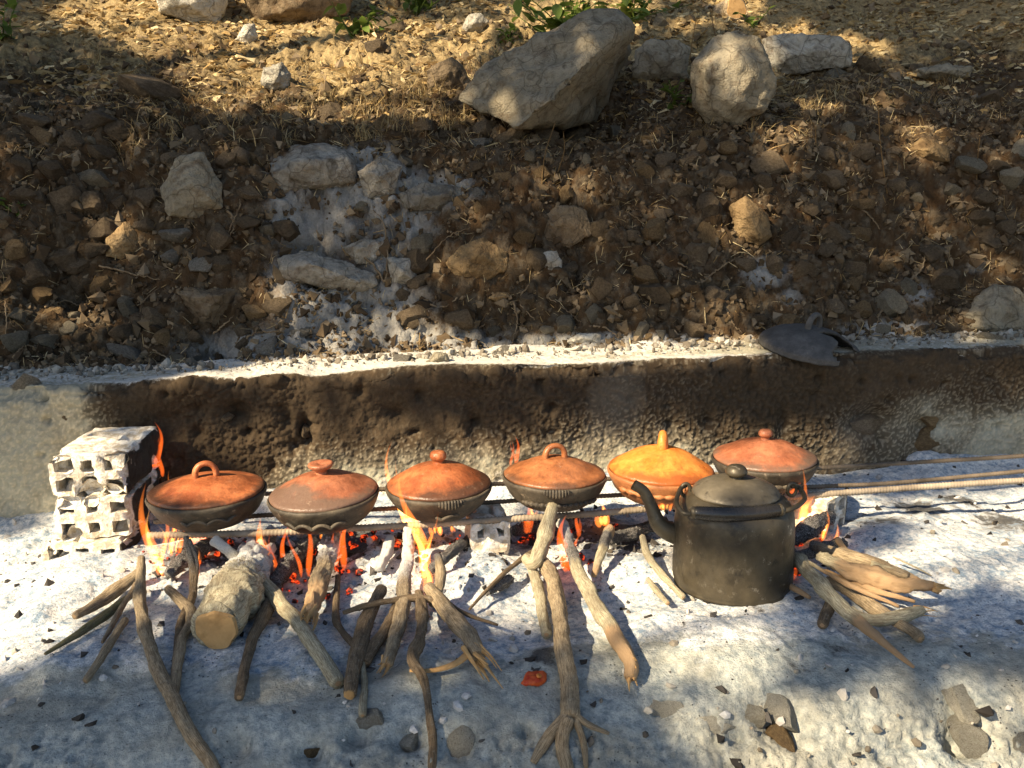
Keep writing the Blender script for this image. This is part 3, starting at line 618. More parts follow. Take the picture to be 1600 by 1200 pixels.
# ------------------------------------------------------------------ rocks
def hull_mesh(name, pts, voxel, s, rough=1.0, smooth=0):
    bm = bmesh.new()
    for p in pts: bm.verts.new(p)
    bmesh.ops.convex_hull(bm, input=bm.verts)
    me = bpy.data.meshes.new(name + "_hull"); bm.to_mesh(me); bm.free()
    o = bpy.data.objects.new("tmp", me); COL.objects.link(o)
    md = o.modifiers.new("r", 'REMESH'); md.mode = 'VOXEL'; md.voxel_size = voxel
    dg = bpy.context.evaluated_depsgraph_get(); ev = o.evaluated_get(dg); m2 = bpy.data.meshes.new_from_object(ev)
    bpy.data.objects.remove(o); bpy.data.meshes.remove(me)
    n = len(m2.vertices); V = np.zeros(n * 3, np.float32); m2.vertices.foreach_get("co", V); V = V.reshape(-1, 3).astype(float)
    ne = len(m2.edges); E = np.zeros(ne * 2, np.int32); m2.edges.foreach_get("vertices", E); E = E.reshape(-1, 2)
    for _ in range(smooth):
        A = np.zeros_like(V); c = np.zeros(n); np.add.at(A, E[:, 0], V[E[:, 1]]); np.add.at(A, E[:, 1], V[E[:, 0]]); np.add.at(c, E[:, 0], 1); np.add.at(c, E[:, 1], 1)
        V = V * .4 + .6 * A / c[:, None]
    m2.vertices.foreach_set("co", V.astype(np.float32).ravel()); m2.update()
    N = np.zeros(n * 3, np.float32); m2.vertices.foreach_get("normal", N); N = N.reshape(-1, 3)
    size = np.ptp(V, axis=0).max(); k = 1 / size
    ridged = 1 - np.abs(fbm(V[:, 0] * k * 3.2, V[:, 1] * k * 3.2, V[:, 2] * k * 3.2, s=s, o=3))
    dsp = size * rough * (.050 * (ridged - .7) + .05 * (np.round(2.2 * fbm(V[:, 0] * k * 2 + s, V[:, 1] * k * 2, V[:, 2] * k * 2, s=s + 3, o=2)) / 2.2) * .6 + .022 * fbm(V[:, 0] * k * 5 + 9, V[:, 1] * k * 5, V[:, 2] * k * 5, s=s + 5, o=2) + .016 * fbm(V[:, 0] * k * 17, V[:, 1] * k * 17, V[:, 2] * k * 17, s=s + 8, o=3))
    # a few chipped planes
    g = np.random.default_rng(s)
    V = V + N * dsp[:, None]
    m2.vertices.foreach_set("co", V.astype(np.float32).ravel()); m2.polygons.foreach_set("use_smooth", np.ones(len(m2.polygons), bool)); m2.update(); m2.materials.clear(); m2.name = name
    return m2
ROCKS = []   # (position, size, phrase) of the named rocks, for describing the others by them
def rock_outline(label, mat, outline, front, thick, base=None, s=1, group=None, parent=None, name="rock", rough=1.0, sink=0.0):
    cx = np.mean([p[0] for p in outline]); cy = max(p[1] for p in outline) - 4
    d0 = hit_dist(cx, cy) if base is None else base
    d0 += sink
    wpx = np.ptp([p[0] for p in outline])
    pts = []
    for q in list(outline) + list(front):
        dz = q[2] if len(q) > 2 else 0.0
        r = ray(q[0], q[1]); r = r / np.linalg.norm(r); pts.append(CAM + r * (d0 + dz))
    for q in outline:
        dz = q[2] if len(q) > 2 else 0.0
        xx = cx + (q[0] - cx) * .75; yy = np.mean([p[1] for p in outline]) * .35 + q[1] * .65 + 4
        r = ray(xx, yy); r = r / np.linalg.norm(r); pts.append(CAM + r * (d0 + dz + thick))
    pts = np.array(pts); c = pts.mean(0); c[2] = pts[:, 2].min()
    me = hull_mesh(name, pts - c, max(.004, np.ptp(pts, axis=0).max() / 52), s, rough)
    o = link(name, me, MT[mat], parent, c)
    if parent is None:
        tag(o, label, "rock" if name == "rock" else name, group); ROCKS.append(((cx, np.mean([p[1] for p in outline])), wpx, label))
    return o
NAMED = [
    ("largest grey boulder leaning on the bank with dark underside", "rock", [(706, 158, .06), (745, 105, .06), (800, 70, .08), (870, 48, .10), (920, 18, .12), (965, 14, .12), (988, 45, .14), (986, 82, .34), (956, 115, .40), (942, 155, .44), (934, 202, .40), (870, 210, .30), (806, 213, -.06), (750, 190, .0)], [(968, 48, .0), (936, 86, -.10), (900, 118, -.19), (862, 158, -.23), (808, 207, -.15), (770, 160, -.08), (850, 85, -.02)], .42, 11),
    ("blocky grey rock between the largest boulder and the rounded one", "rock", [(992, 76), (1010, 62), (1060, 62), (1078, 76), (1074, 124), (1020, 132), (988, 120)], [(1030, 95, -.05), (1060, 90, -.03)], .25, 12),
    ("tall rounded grey boulder standing right of the largest boulder", "rock", [(1078, 98), (1110, 60, .04), (1150, 49, .05), (1186, 57, .04), (1206, 90), (1213, 135), (1196, 170), (1150, 196), (1104, 196), (1080, 160)], [(1115, 100, -.10), (1150, 85, -.09), (1180, 115, -.08), (1150, 160, -.09), (1110, 150, -.08)], .32, 13),
    ("pale white slab of rock leaning behind the rounded boulder", "rock_pale", [(1190, 60), (1203, 118), (1258, 113), (1330, 104), (1334, 78), (1316, 55), (1275, 58), (1250, 64), (1225, 54)], [(1230, 85, -.05), (1290, 80, -.04)], .2, 14),
    ("upright grey faceted stone left of the ash streak on the bank", "rock", [(275, 247, .02), (318, 238, .02), (345, 290, .02), (348, 325), (310, 340), (262, 339), (250, 295, .03)], [(268, 300, -.04), (300, 285, -.06), (330, 310, -.05), (270, 330, -.03), (310, 250, -.01)], .14, 15),
    ("flat-topped grey block with ash on top jutting from the bank", "rock_ash", [(416, 252, .06), (468, 226, .06), (540, 232, .06), (559, 250, .03), (561, 284), (522, 297), (440, 306), (418, 292)], [(424, 268, -.04), (470, 252, -.08), (545, 248, -.05), (550, 282, -.04), (440, 300, -.03)], .2, 16),
    ("dark pointed rock at the left shoulder of the largest boulder", "rock_brown", [(664, 110), (705, 87), (724, 100), (737, 140), (700, 146), (668, 140)], [(700, 112, -.04)], .16, 17),
    ("angular two-faced grey rock at the right end of the ledge", "rock", [(1478, 497), (1520, 470, .02), (1556, 444, .03), (1592, 450, .04), (1628, 480, .06), (1628, 516, .04), (1545, 524), (1490, 516)], [(1545, 480, -.06), (1540, 515, -.05)], .2, 18),
    ("crumbly yellowish sunlit stone on the left part of the bank", "rock_gold", [(164, 372), (196, 346), (216, 360), (223, 396), (195, 406), (165, 402)], [(190, 375, -.04)], .1, 19),
    ("wedge-shaped brown stone over the dark hollow near the ledge", "rock_brown", [(275, 456), (300, 449), (373, 451), (369, 480), (336, 511), (305, 506)], [(340, 462, -.07), (325, 490, -.05), (295, 465, -.04)], .14, 20),
    ("rounded golden stone with dark cracks in the middle of the bank", "rock_gold", [(696, 410), (720, 381), (756, 371), (792, 394), (796, 420), (756, 441), (714, 436)], [(745, 400, -.06), (720, 420, -.04)], .14, 21),
    ("sunlit pale block at the top of the slope", "rock_pale", [(236, -30), (362, -30), (353, 20), (341, 40), (300, 39), (246, 16)], [(300, 10, -.08)], .4, 22),
    ("dark shaded block right of the sunlit pale block", "rock_brown", [(374, -45), (560, -45), (545, 28), (480, 37), (400, 35), (386, 10)], [(460, 10, -.10)], .5, 23),
    ("small sunlit stone in front of the dark shaded block", "rock_pale", [(367, 62), (381, 38), (398, 35), (403, 58), (386, 73)], [(385, 52, -.03)], .12, 24),
    ("pale stone with shaded front set in the sunlit straw", "rock_pale", [(407, 130), (412, 106), (440, 97), (456, 115), (449, 143), (425, 146)], [(432, 120, -.05)], .14, 25),
    ("bright white sunlit stone up-slope left of the largest boulder", "rock_pale", [(720, 46), (732, 22), (752, 20), (764, 34), (752, 50), (728, 54)], [(740, 36, -.04)], .14, 26),
    ("golden cracked sunlit stone on the right part of the bank", "rock_gold", [(1139, 322), (1165, 307), (1200, 334), (1208, 370), (1186, 386), (1150, 372)], [(1170, 335, -.05), (1185, 365, -.04)], .12, 27),
    ("round pale stone with a dark hollow in its face", "rock_ash", [(840, 405), (850, 392), (870, 391), (880, 408), (878, 428), (850, 430)], [(860, 408, -.02)], .08, 28),
    ("flat slate-like stone in the ash streak", "rock_ash", [(532, 386), (570, 372), (602, 376), (586, 411), (558, 413)], [(565, 388, -.03)], .1, 29),
    ("lumpy grey rock touching the right end of the flat-topped block", "rock_ash", [(558, 268), (598, 244), (628, 260), (618, 302), (572, 312)], [(595, 275, -.07)], .14, 38),
    ("ashy rubble rock below and right of the lumpy grey rock", "rock_ash", [(622, 303), (660, 284), (722, 290), (742, 310), (692, 330), (632, 326)], [(680, 305, -.05)], .14, 39),
    ("grey angular rock at the right foot of the ash streak", "rock_ash", [(604, 402), (642, 404), (654, 440), (612, 452)], [(628, 425, -.05)], .12, 42),
    ("broad ash-covered stone overhanging at the foot of the ash streak", "rock_ash", [(430, 402, .03), (470, 392, .03), (540, 408, .02), (586, 430), (592, 444), (562, 458), (505, 450), (442, 434)], [(490, 412, -.06), (560, 440, -.05), (450, 420, -.02)], .16, 30),
    ("wide dark stone deep in the hollow of the bank", "rock_brown", [(835, 350), (870, 320), (915, 325), (925, 365), (890, 388), (845, 380)], [(880, 350, -.03)], .12, 31),
    ("long flat grey slab lying on the right shoulder of the bank", "rock", [(1430, 108), (1480, 98), (1520, 104), (1518, 122), (1465, 126), (1432, 120)], [(1470, 112, -.05)], .2, 32),
    ("earthy sunlit clod on the right part of the bank", "rock_gold", [(1415, 232), (1440, 214), (1480, 228), (1485, 252), (1440, 254)], [(1448, 235, -.05)], .14, 33),
    ("flat white stone on the ledge right of the ash heap", "rock_pale", [(880, 536), (905, 520), (938, 522), (940, 536), (912, 542)], [(910, 528, -.03)], .08, 34),
    ("flat grey stone lying on the ledge above the pots", "rock", [(664, 566), (680, 551), (700, 551), (704, 566), (684, 571)], [(684, 560, -.03)], .08, 35),
    ("pale yellow wedge sunk in the dark roots under the golden stone", "rock_gold", [(762, 466), (778, 456), (800, 458), (784, 474)], [(780, 464, -.02)], .07, 36),
]
for (lb, mt, ol, fr, th, s) in NAMED: rock_outline(lb, mt, ol, fr, th, s=s, base=hit_dist(760, 203) - .02 if s == 11 else None, rough=.6)

# shared stone shapes for the medium and the loose stones
def stone_mesh(name, s, sub=2):
    bm = bmesh.new(); bmesh.ops.create_icosphere(bm, subdivisions=sub, radius=1.0)
    g = np.random.default_rng(s)
    for _ in range(13):
        nrm = g.normal(size=3); nrm /= np.linalg.norm(nrm); dist = .46 + .32 * g.random()
        for v in bm.verts:
            k = v.co.x * nrm[0] + v.co.y * nrm[1] + v.co.z * nrm[2]
            if k > dist: v.co -= Vector(nrm) * (k - dist)
    for v in bm.verts:
        v.co *= 1 + .10 * float(vn(np.array([v.co.x * 3 + s]), np.array([v.co.y * 3]), np.array([v.co.z * 3]), s)[0])
    me = bpy.data.meshes.new(name); bm.to_mesh(me); bm.free()
    me.polygons.foreach_set("use_smooth", np.zeros(len(me.polygons), bool)); return me
STONE_K = ["rock", "rock_brown", "rock_gold", "rock_ash", "mortar_stone"]
STONES = {k: [] for k in STONE_K}
for k in STONE_K:
    for i in range(5):
        me = stone_mesh("stone", 200 + i, 3); me.materials.append(MT[k]); STONES[k].append(me)
SMALL = {k: [] for k in STONE_K}
for k in STONE_K:
    for i in range(6):
        me = stone_mesh("stone", 300 + i, 1 if i % 2 else 2); me.materials.append(MT[k]); SMALL[k].append(me)
MEDIUM = """52 425 34 38 b;24 533 38 40 r;106 516 32 26 r;130 524 36 26 b;72 530 42 24 r;111 486 24 22 g;157 445 30 30 g;101 398 58 30 b;283 367 52 30 a;267 401 36 30 a;314 411 38 26 a;280 562 30 18 r;
202 553 54 24 a;412 546 46 28 a;243 496 26 40 b;381 519 24 24 b;719 499 46 42 b;884 506 42 32 r;928 489 32 28 r;942 452 34 46 b;1001 519 26 30 r;1028 521 28 20 r;1051 524 26 18 b;785 548 32 18 a;732 546 28 20 b;
1016 364 46 36 g;938 357 42 36 b;631 563 40 24 a;1343 236 46 32 b;1202 256 56 36 b;1178 216 30 20 r;1397 236 24 18 b;1195 283 36 28 b;1401 290 30 30 b;1485 297 32 24 r;1350 320 28 22 g;1431 307 24 18 r;1100 368 42 46 g;1232 374 32 32 b;
1306 118 40 26 r;1353 108 42 24 b;1502 76 30 18 r;1087 398 44 46 b;1083 519 46 26 b;1546 529 30 20 r;236 307 38 40 b;98 314 50 48 b;357 253 34 30 b;270 248 30 22 b;374 246 36 36 b;521 182 48 40 b;85 270 44 32 b;238 140 96 36 b;
752 223 40 20 a;901 216 66 24 b;965 209 34 22 r;1002 267 34 26 g;855 245 24 16 r;1030 37 26 26 r;614 44 54 32 b;587 74 38 26 b;1165 415 38 26 b;1010 430 40 30 g;985 470 34 30 b;1055 455 36 28 g;1270 330 34 26 b;1130 280 44 30 b;1060 300 40 28 b;450 190 36 22 r;150 190 48 30 b;60 190 46 28 b;160 240 40 26 b;330 190 34 22 b;470 520 34 24 a;655 440 36 26 b;820 470 32 24 b;860 515 30 20 r;1290 240 36 24 b;1075 250 34 20 b;1540 160 40 24 b;1560 260 38 26 b;1530 340 36 28 b;1330 420 36 26 b;1290 390 32 24 b;745 300 26 16 a;300 560 30 20 a;40 600 40 18 a;60 465 34 26 g;792 216 54 30 b;848 218 58 28 b;905 213 50 28 b;758 202 46 30 b"""
def direction(dx, dy):
    v = "above" if dy < -.4 * abs(dx) else ("below" if dy > .4 * abs(dx) else ""); h = "left of" if dx < -.4 * abs(dy) else ("right of" if dx > .4 * abs(dy) else "")
    if v and h: return v + " and " + h
    return v or h or "beside"
MK = dict(r="rock", b="rock_brown", g="rock_gold", a="rock_ash"); MC = dict(r="grey", b="dark brown", g="golden brown", a="ash-dusted")
used = {}; med = []
for rec in MEDIUM.replace("\n", "").split(";"):
    a = rec.split(); med.append((float(a[0]), float(a[1]), float(a[2]), float(a[3]), a[4]))
SHORT = {0: "the largest boulder", 1: "the blocky grey rock beside the largest boulder", 2: "the tall rounded boulder", 3: "the white leaning slab", 4: "the upright faceted grey stone", 5: "the flat-topped ash block", 6: "the dark pointed rock", 7: "the angular rock at the ledge's end", 8: "the crumbly yellowish stone", 9: "the brown wedge over the hollow", 10: "the cracked round golden stone", 11: "the pale block at the top", 14: "the pale stone in the straw", 16: "the golden cracked sunlit stone", 18: "the flat slate-like stone", 22: "the broad ash-covered stone", 23: "the dark stone in the hollow", 24: "the long flat grey slab", 25: "the earthy sunlit clod", 26: "the flat white ledge stone", 27: "the flat grey ledge stone"}
gm = np.random.default_rng(77)
_n = 0
while _n < 85:
    a_, b_ = gm.uniform(0, 1600), gm.uniform(190, 530)
    if any(abs(a_ - m_[0]) < 26 and abs(b_ - m_[1]) < 22 for m_ in med) or any(math.hypot(a_ - r_[0][0], b_ - r_[0][1]) < r_[1] * .55 for r_ in ROCKS): continue
    w__ = gm.uniform(24, 50); med.append((a_, b_, w__, w__ * gm.uniform(.55, 1.0), "bbrgb"[int(gm.integers(5))])); _n += 1
for (px, py, wd, ht, k) in med:
    P = hit(px, py); dist = np.linalg.norm(P - CAM); sx_ = wd / FPX * dist * .5; sz_ = ht / FPX * dist * .5
    o = link("rock", STONES[MK[k]][int(gm.integers(5))], None, None, P + ray(px, py) * .0, (gm.normal() * .35, gm.normal() * .35, gm.random() * 6.28), (sx_ * 1.22, sx_ * 1.1, sz_ * 1.25))
    best = sorted(((math.hypot(ROCKS[i][0][0] - px, ROCKS[i][0][1] - py), i) for i in SHORT))
    shape = "flat" if ht < .62 * wd else ("upright" if ht > wd else "lumpy"); size = "fist-sized" if wd > 42 else ("small" if wd > 31 else "tiny")
    for dd, i in best:
        lb = "%s %s %s stone %s %s" % (size, shape, MC[k], direction(px - ROCKS[i][0][0], py - ROCKS[i][0][1]), SHORT[i])
        if lb not in used and len(lb.split()) <= 16: break
    else:
        for (d1_, i1), (d2_, i2) in [(p_, q_) for p_ in best[:6] for q_ in best[:6] if p_[1] != q_[1]]:
            lb = "%s %s stone between %s and %s" % (size, MC[k], SHORT[i1], SHORT[i2])
            if lb not in used and len(lb.split()) <= 16: break
    used[lb] = 1; tag(o, lb, "rock", "stones stuck in the bank")
# about two hundred loose stones
gl = np.random.default_rng(5); nloose = 0
while nloose < 200:
    px, py = gl.uniform(-10, 1610), gl.uniform(30, 560)
    P = hit(px, py)
    if P[1] < .27: continue
    dist = np.linalg.norm(P - CAM); wd = (9 + 13 * gl.random() ** 2.2) * (1.2 if py > 200 else 1) / FPX * dist * .62
    k = ["rock_brown", "rock_brown", "rock", "rock_gold", "rock_brown", "rock_ash" if (400 < px < 760 and py > 200) or py > 530 else "rock_brown"][int(gl.integers(6))]
    o = link("stone", SMALL[k][int(gl.integers(6))], None, None, P, tuple(gl.random(3) * 6.28), tuple(wd * (.7 + .6 * gl.random(3))))
    tag(o, "small loose stone lying among the gravel of the soil bank", "stone", "small loose stones on the bank"); nloose += 1

# ------------------------------------------------------------------ scattered stuff
ICO = None
def scatter_lumps(name, P, size, mat, s, squash=(1, 1, 1), kind=1):
    """many small angular lumps joined into one mesh"""
    bm = bmesh.new(); bmesh.ops.create_icosphere(bm, subdivisions=1, radius=1.0)
    base = np.array([v.co[:] for v in bm.verts]); Fi = np.array([[v.index for v in f.verts] for f in bm.faces]); bm.free()
    if kind == 0:
        base = np.array([(1, 0, -.7), (-.5, .87, -.7), (-.5, -.87, -.7), (.6, .5, .6), (-.7, .2, .7), (.1, -.8, .5)], float)
        Fi = np.array([(0, 2, 1), (3, 4, 5), (0, 1, 3), (1, 4, 3), (1, 2, 4), (2, 5, 4), (2, 0, 5), (0, 3, 5)])
    g = np.random.default_rng(s); n = len(P)
    q = g.normal(size=(n, 4)); q /= np.linalg.norm(q, axis=1, keepdims=True); a, b, c, d = q.T
    Rm = np.stack([np.stack([1 - 2 * (c * c + d * d), 2 * (b * c - a * d), 2 * (b * d + a * c)], -1), np.stack([2 * (b * c + a * d), 1 - 2 * (b * b + d * d), 2 * (c * d - a * b)], -1), np.stack([2 * (b * d - a * c), 2 * (c * d + a * b), 1 - 2 * (b * b + c * c)], -1)], 1)
    V = base[None] * (.7 + .6 * g.random((n, len(base), 1))) * np.array(squash) * (.7 + .6 * g.random((n, 1, 3)))
    V = np.einsum('nij,nkj->nki', Rm, V) * np.asarray(size).reshape(-1, 1, 1) + P[:, None]
    F = (Fi[None] + (np.arange(n) * len(base))[:, None, None]).reshape(-1, 3)
    o = link(name, mesh_np(name, V.reshape(-1, 3), F, False, dict(tint=np.repeat(g.random(n), len(base)))), mat); o["kind"] = "stuff"; return o
def scatter_chips(name, P, L, W, mat, s, up=.25, par=None):
    """flat curled chips (leaf litter, straw): two quads bent along the middle"""
    g = np.random.default_rng(s); n = len(P); az = g.random(n) * 6.28; el = g.normal(size=n) * up
    a = np.stack([np.cos(az) * np.cos(el), np.sin(az) * np.cos(el), np.sin(el)], 1); ro = g.normal(size=n) * .7
    h = np.cross(a, np.tile([0, 0, 1.0], (n, 1))); h /= np.linalg.norm(h, axis=1, keepdims=True); u = np.cross(h, a); b = h * np.cos(ro)[:, None] + u * np.sin(ro)[:, None]; nn = np.cross(a, b)
    L = (np.asarray(L) * (.5 + g.random(n)))[:, None]; W = (np.asarray(W) * (.6 + .8 * g.random(n)))[:, None]; cu = (g.normal(size=n) * .25)[:, None] * L
    V = np.stack([P - a * L - b * W * .5, P - a * L + b * W * .5, P - b * W + nn * cu, P + b * W + nn * cu, P + a * L - b * W * .25, P + a * L + b * W * .25], 1).reshape(-1, 3)
    F = (np.array([(0, 2, 3, 1), (2, 4, 5, 3)])[None] + (np.arange(n) * 6)[:, None, None]).reshape(-1, 4)
    o = link(name, mesh_np(name, V, F, False, dict(tint=np.repeat(g.random(n), 6))), mat); o["kind"] = "stuff"; return o
def bank_points(n, y0, y1, s, fn=None, x0=-2.3, x1=3.2, lift=.004):
    g = np.random.default_rng(s); y = y0 + (y1 - y0) * g.random(n); x = (x0 + (x1 - x0) * g.random(n)); x = x * (1 + .25 * np.maximum(y - .5, 0))
    P = np.stack([x, y, bank_h(x, y) + lift], 1)
    if fn is not None: X, Y = proj(P); P = P[g.random(n) < fn(X, Y)]
    return P
P = bank_points(17000, .27, 1.25, 401); tag(scatter_lumps("gravel", P, .004 + .011 * np.random.default_rng(1).random(len(P)) ** 2.5, MT["gravel"], 402, kind=0), "gravel and soil crumbs covering the stony bank")
P = bank_points(2600, .30, 1.2, 411, lift=-.004); tag(scatter_lumps("rubble", P, .009 + .022 * np.random.default_rng(8).random(len(P)) ** 2, MT["gravel"], 412, (1.2, .9, .7), kind=0), "angular rubble bedded in the soil face")
P = bank_points(4500, 1.1, 4.5, 403); tag(scatter_lumps("gravel", P, .006 + .022 * np.random.default_rng(2).random(len(P)) ** 3, MT["gravel"], 404, kind=0), "gravel strewn over the top of the slope")
P = bank_points(34000, .95, 5.0, 405, lambda X, Y: np.clip(.35 + .65 * vn(X / 120, Y / 40, s=90) + .4 * (Y < 150), .08, 1)); tag(scatter_chips("leaf_litter", P, .026, .009, MT["litter"], 406), "dry leaf litter on the top of the slope")
P = bank_points(20000, .7, 4.5, 407, lambda X, Y: np.clip(.9 * np.exp(-(((X - 600) / 260) ** 2 + ((Y - 140) / 80) ** 2)) + .55 * np.exp(-(((X - 330) / 170) ** 2 + ((Y - 130) / 80) ** 2)) + .5 * np.exp(-(((X - 1260) / 130) ** 2 + ((Y - 150) / 40) ** 2)) + .06, 0, 1), lift=.012)
tag(scatter_chips("dry_straw", P, .045, .0017, MT["straw"], 408, .3), "dry straw lying on the slope above the bank")
P = bank_points(15000, .28, 1.15, 409, lambda X, Y: np.clip(.5 + .5 * vn(X / 90, Y / 60, s=91), 0, 1), lift=.008); tag(scatter_chips("dry_twigs", P, .024, .0012, MT["litter"], 410, .6), "fine dry twigs and rootlets tangled in the soil face")

# standing dry grass tufts
def blades(name, centers, n, hgt, spread, s, mat, label, lean=.5):
    g = np.random.default_rng(s); Vs, Fs, tn, o = [], [], [], 0
    for (px, py, k) in centers:
        c = hit(px, py)
        for _ in range(int(n * k)):
            b = c + np.array([g.normal() * spread * k, g.normal() * spread * .6, 0]); b[2] = float(bank_h(b[0], b[1])) - .005
            a = g.random() * 6.28; L = hgt * (.4 + .9 * g.random()); ln = lean * (.3 + g.random()); wv = .0011 + .0011 * g.random()
            d = np.array([math.cos(a), math.sin(a), 0]); sd = np.array([-d[1], d[0], 0])
            t = np.array([0, .35, .7, 1.0]); Q = b + d * (ln * L * t ** 2)[:, None] + np.array([0, 0, 1]) * (L * t * (1 - .35 * ln * t))[:, None]
            wd = wv * np.array([1, .9, .6, .15])
            V = np.stack([Q - sd * wd[:, None], Q + sd * wd[:, None]], 1).reshape(-1, 3); Vs.append(V); Fs.append(np.array([(0, 1, 3, 2), (2, 3, 5, 4), (4, 5, 7, 6)]) + o); o += 8; tn += [g.random()] * 8
    ob = link(name, mesh_np(name, np.vstack(Vs), np.vstack(Fs), False, dict(tint=np.array(tn))), mat); tag(ob, label, None, None, "stuff"); return ob
blades("dry_grass", [(660, 150, 1.2), (690, 130, .8), (640, 165, 1), (600, 175, 1), (560, 185, .9), (310, 165, .8), (300, 185, .6), (340, 175, .7), (480, 175, .8), (420, 180, .7), (640, 195, .9), (690, 190, .7), (370, 205, .7), (560, 215, .8), (520, 160, .8), (250, 200, .6), (710, 200, .6), (1240, 150, .8), (1300, 155, .8), (1350, 150, .6), (1270, 175, .7), (1070, 110, .4), (1180, 205, .5), (200, 230, .5), (440, 220, .6), (600, 205, .9), (740, 110, .6), (1480, 135, .6), (150, 100, .5), (480, 110, .7), (560, 120, .8), (1440, 160, .5)], 75, .075, .045, 501, MT["straw"], "standing dry grass on the shoulder of the bank", 1.1)

# ash flakes, charcoal and mortar lumps on the hearth
def floor_points(n, fn, s, lift=.0, x0=-1.5, x1=2.1, y0=-1.3, y1=0.0):
    g = np.random.default_rng(s); x = x0 + (x1 - x0) * g.random(n); y = y0 + (y1 - y0) * g.random(n); P = np.stack([x, y, floor_h(x, y) + lift], 1); X, Y = proj(P); return P[g.random(n) < fn(X, Y, x, y)]
fire = lambda X, Y, x, y: np.exp(-((y + .47) / .17) ** 2) * (X > 230) * (X < 1330)
P = floor_points(9000, lambda X, Y, x, y: .55 * fire(X, Y, x, y) + .06, 601); tag(scatter_lumps("ash_flakes", P, .003 + .011 * np.random.default_rng(3).random(len(P)) ** 3, MT["ashbits"], 602, (1, 1, .6)), "white ash flakes and lumps on the hearth")
P = floor_points(14000, lambda X, Y, x, y: np.clip(.5 * fire(X, Y, x, y) + .5 * np.exp(-(((X - 855) / 45) ** 2 + ((Y - 1025) / 22) ** 2)) + .4 * np.exp(-(((X - 1125) / 40) ** 2 + ((Y - 940) / 30) ** 2)) + .07, 0, 1), 603); tag(scatter_lumps("charcoal_bits", P, .0016 + .013 * np.random.default_rng(4).random(len(P)) ** 4.5, MT["charbits"], 604, (1.2, .8, .6), 0), "black charcoal bits scattered in the ash")
P = floor_points(1500, lambda X, Y, x, y: .5 * ((Y > 1040) & (X > 850)) + .08, 605, y0=-1.25); tag(scatter_lumps("mortar_crumbs", P, .003 + .008 * np.random.default_rng(6).random(len(P)) ** 2, MT["gravel_pale"], 606, (1, 1, .7)), "crumbs of mortar and grit on the hearth edge")
gq = np.random.default_rng(9); n = 2600; x = -2.0 + 4.6 * gq.random(n); y = .03 + .25 * gq.random(n) ** .6; y = .03 + .29 * gq.random(n) ** .45; P = np.stack([x, y, np.where(y < .25, wall_top(x), bank_h(x, y)) + .003], 1)
tag(scatter_lumps("ledge_rubble", P, .002 + .016 * gq.random(n) ** 3 * ss(.03, .26, y), MT["gravel_pale"], 607, (1, 1, .7)), "small rubble on the top of the wall")

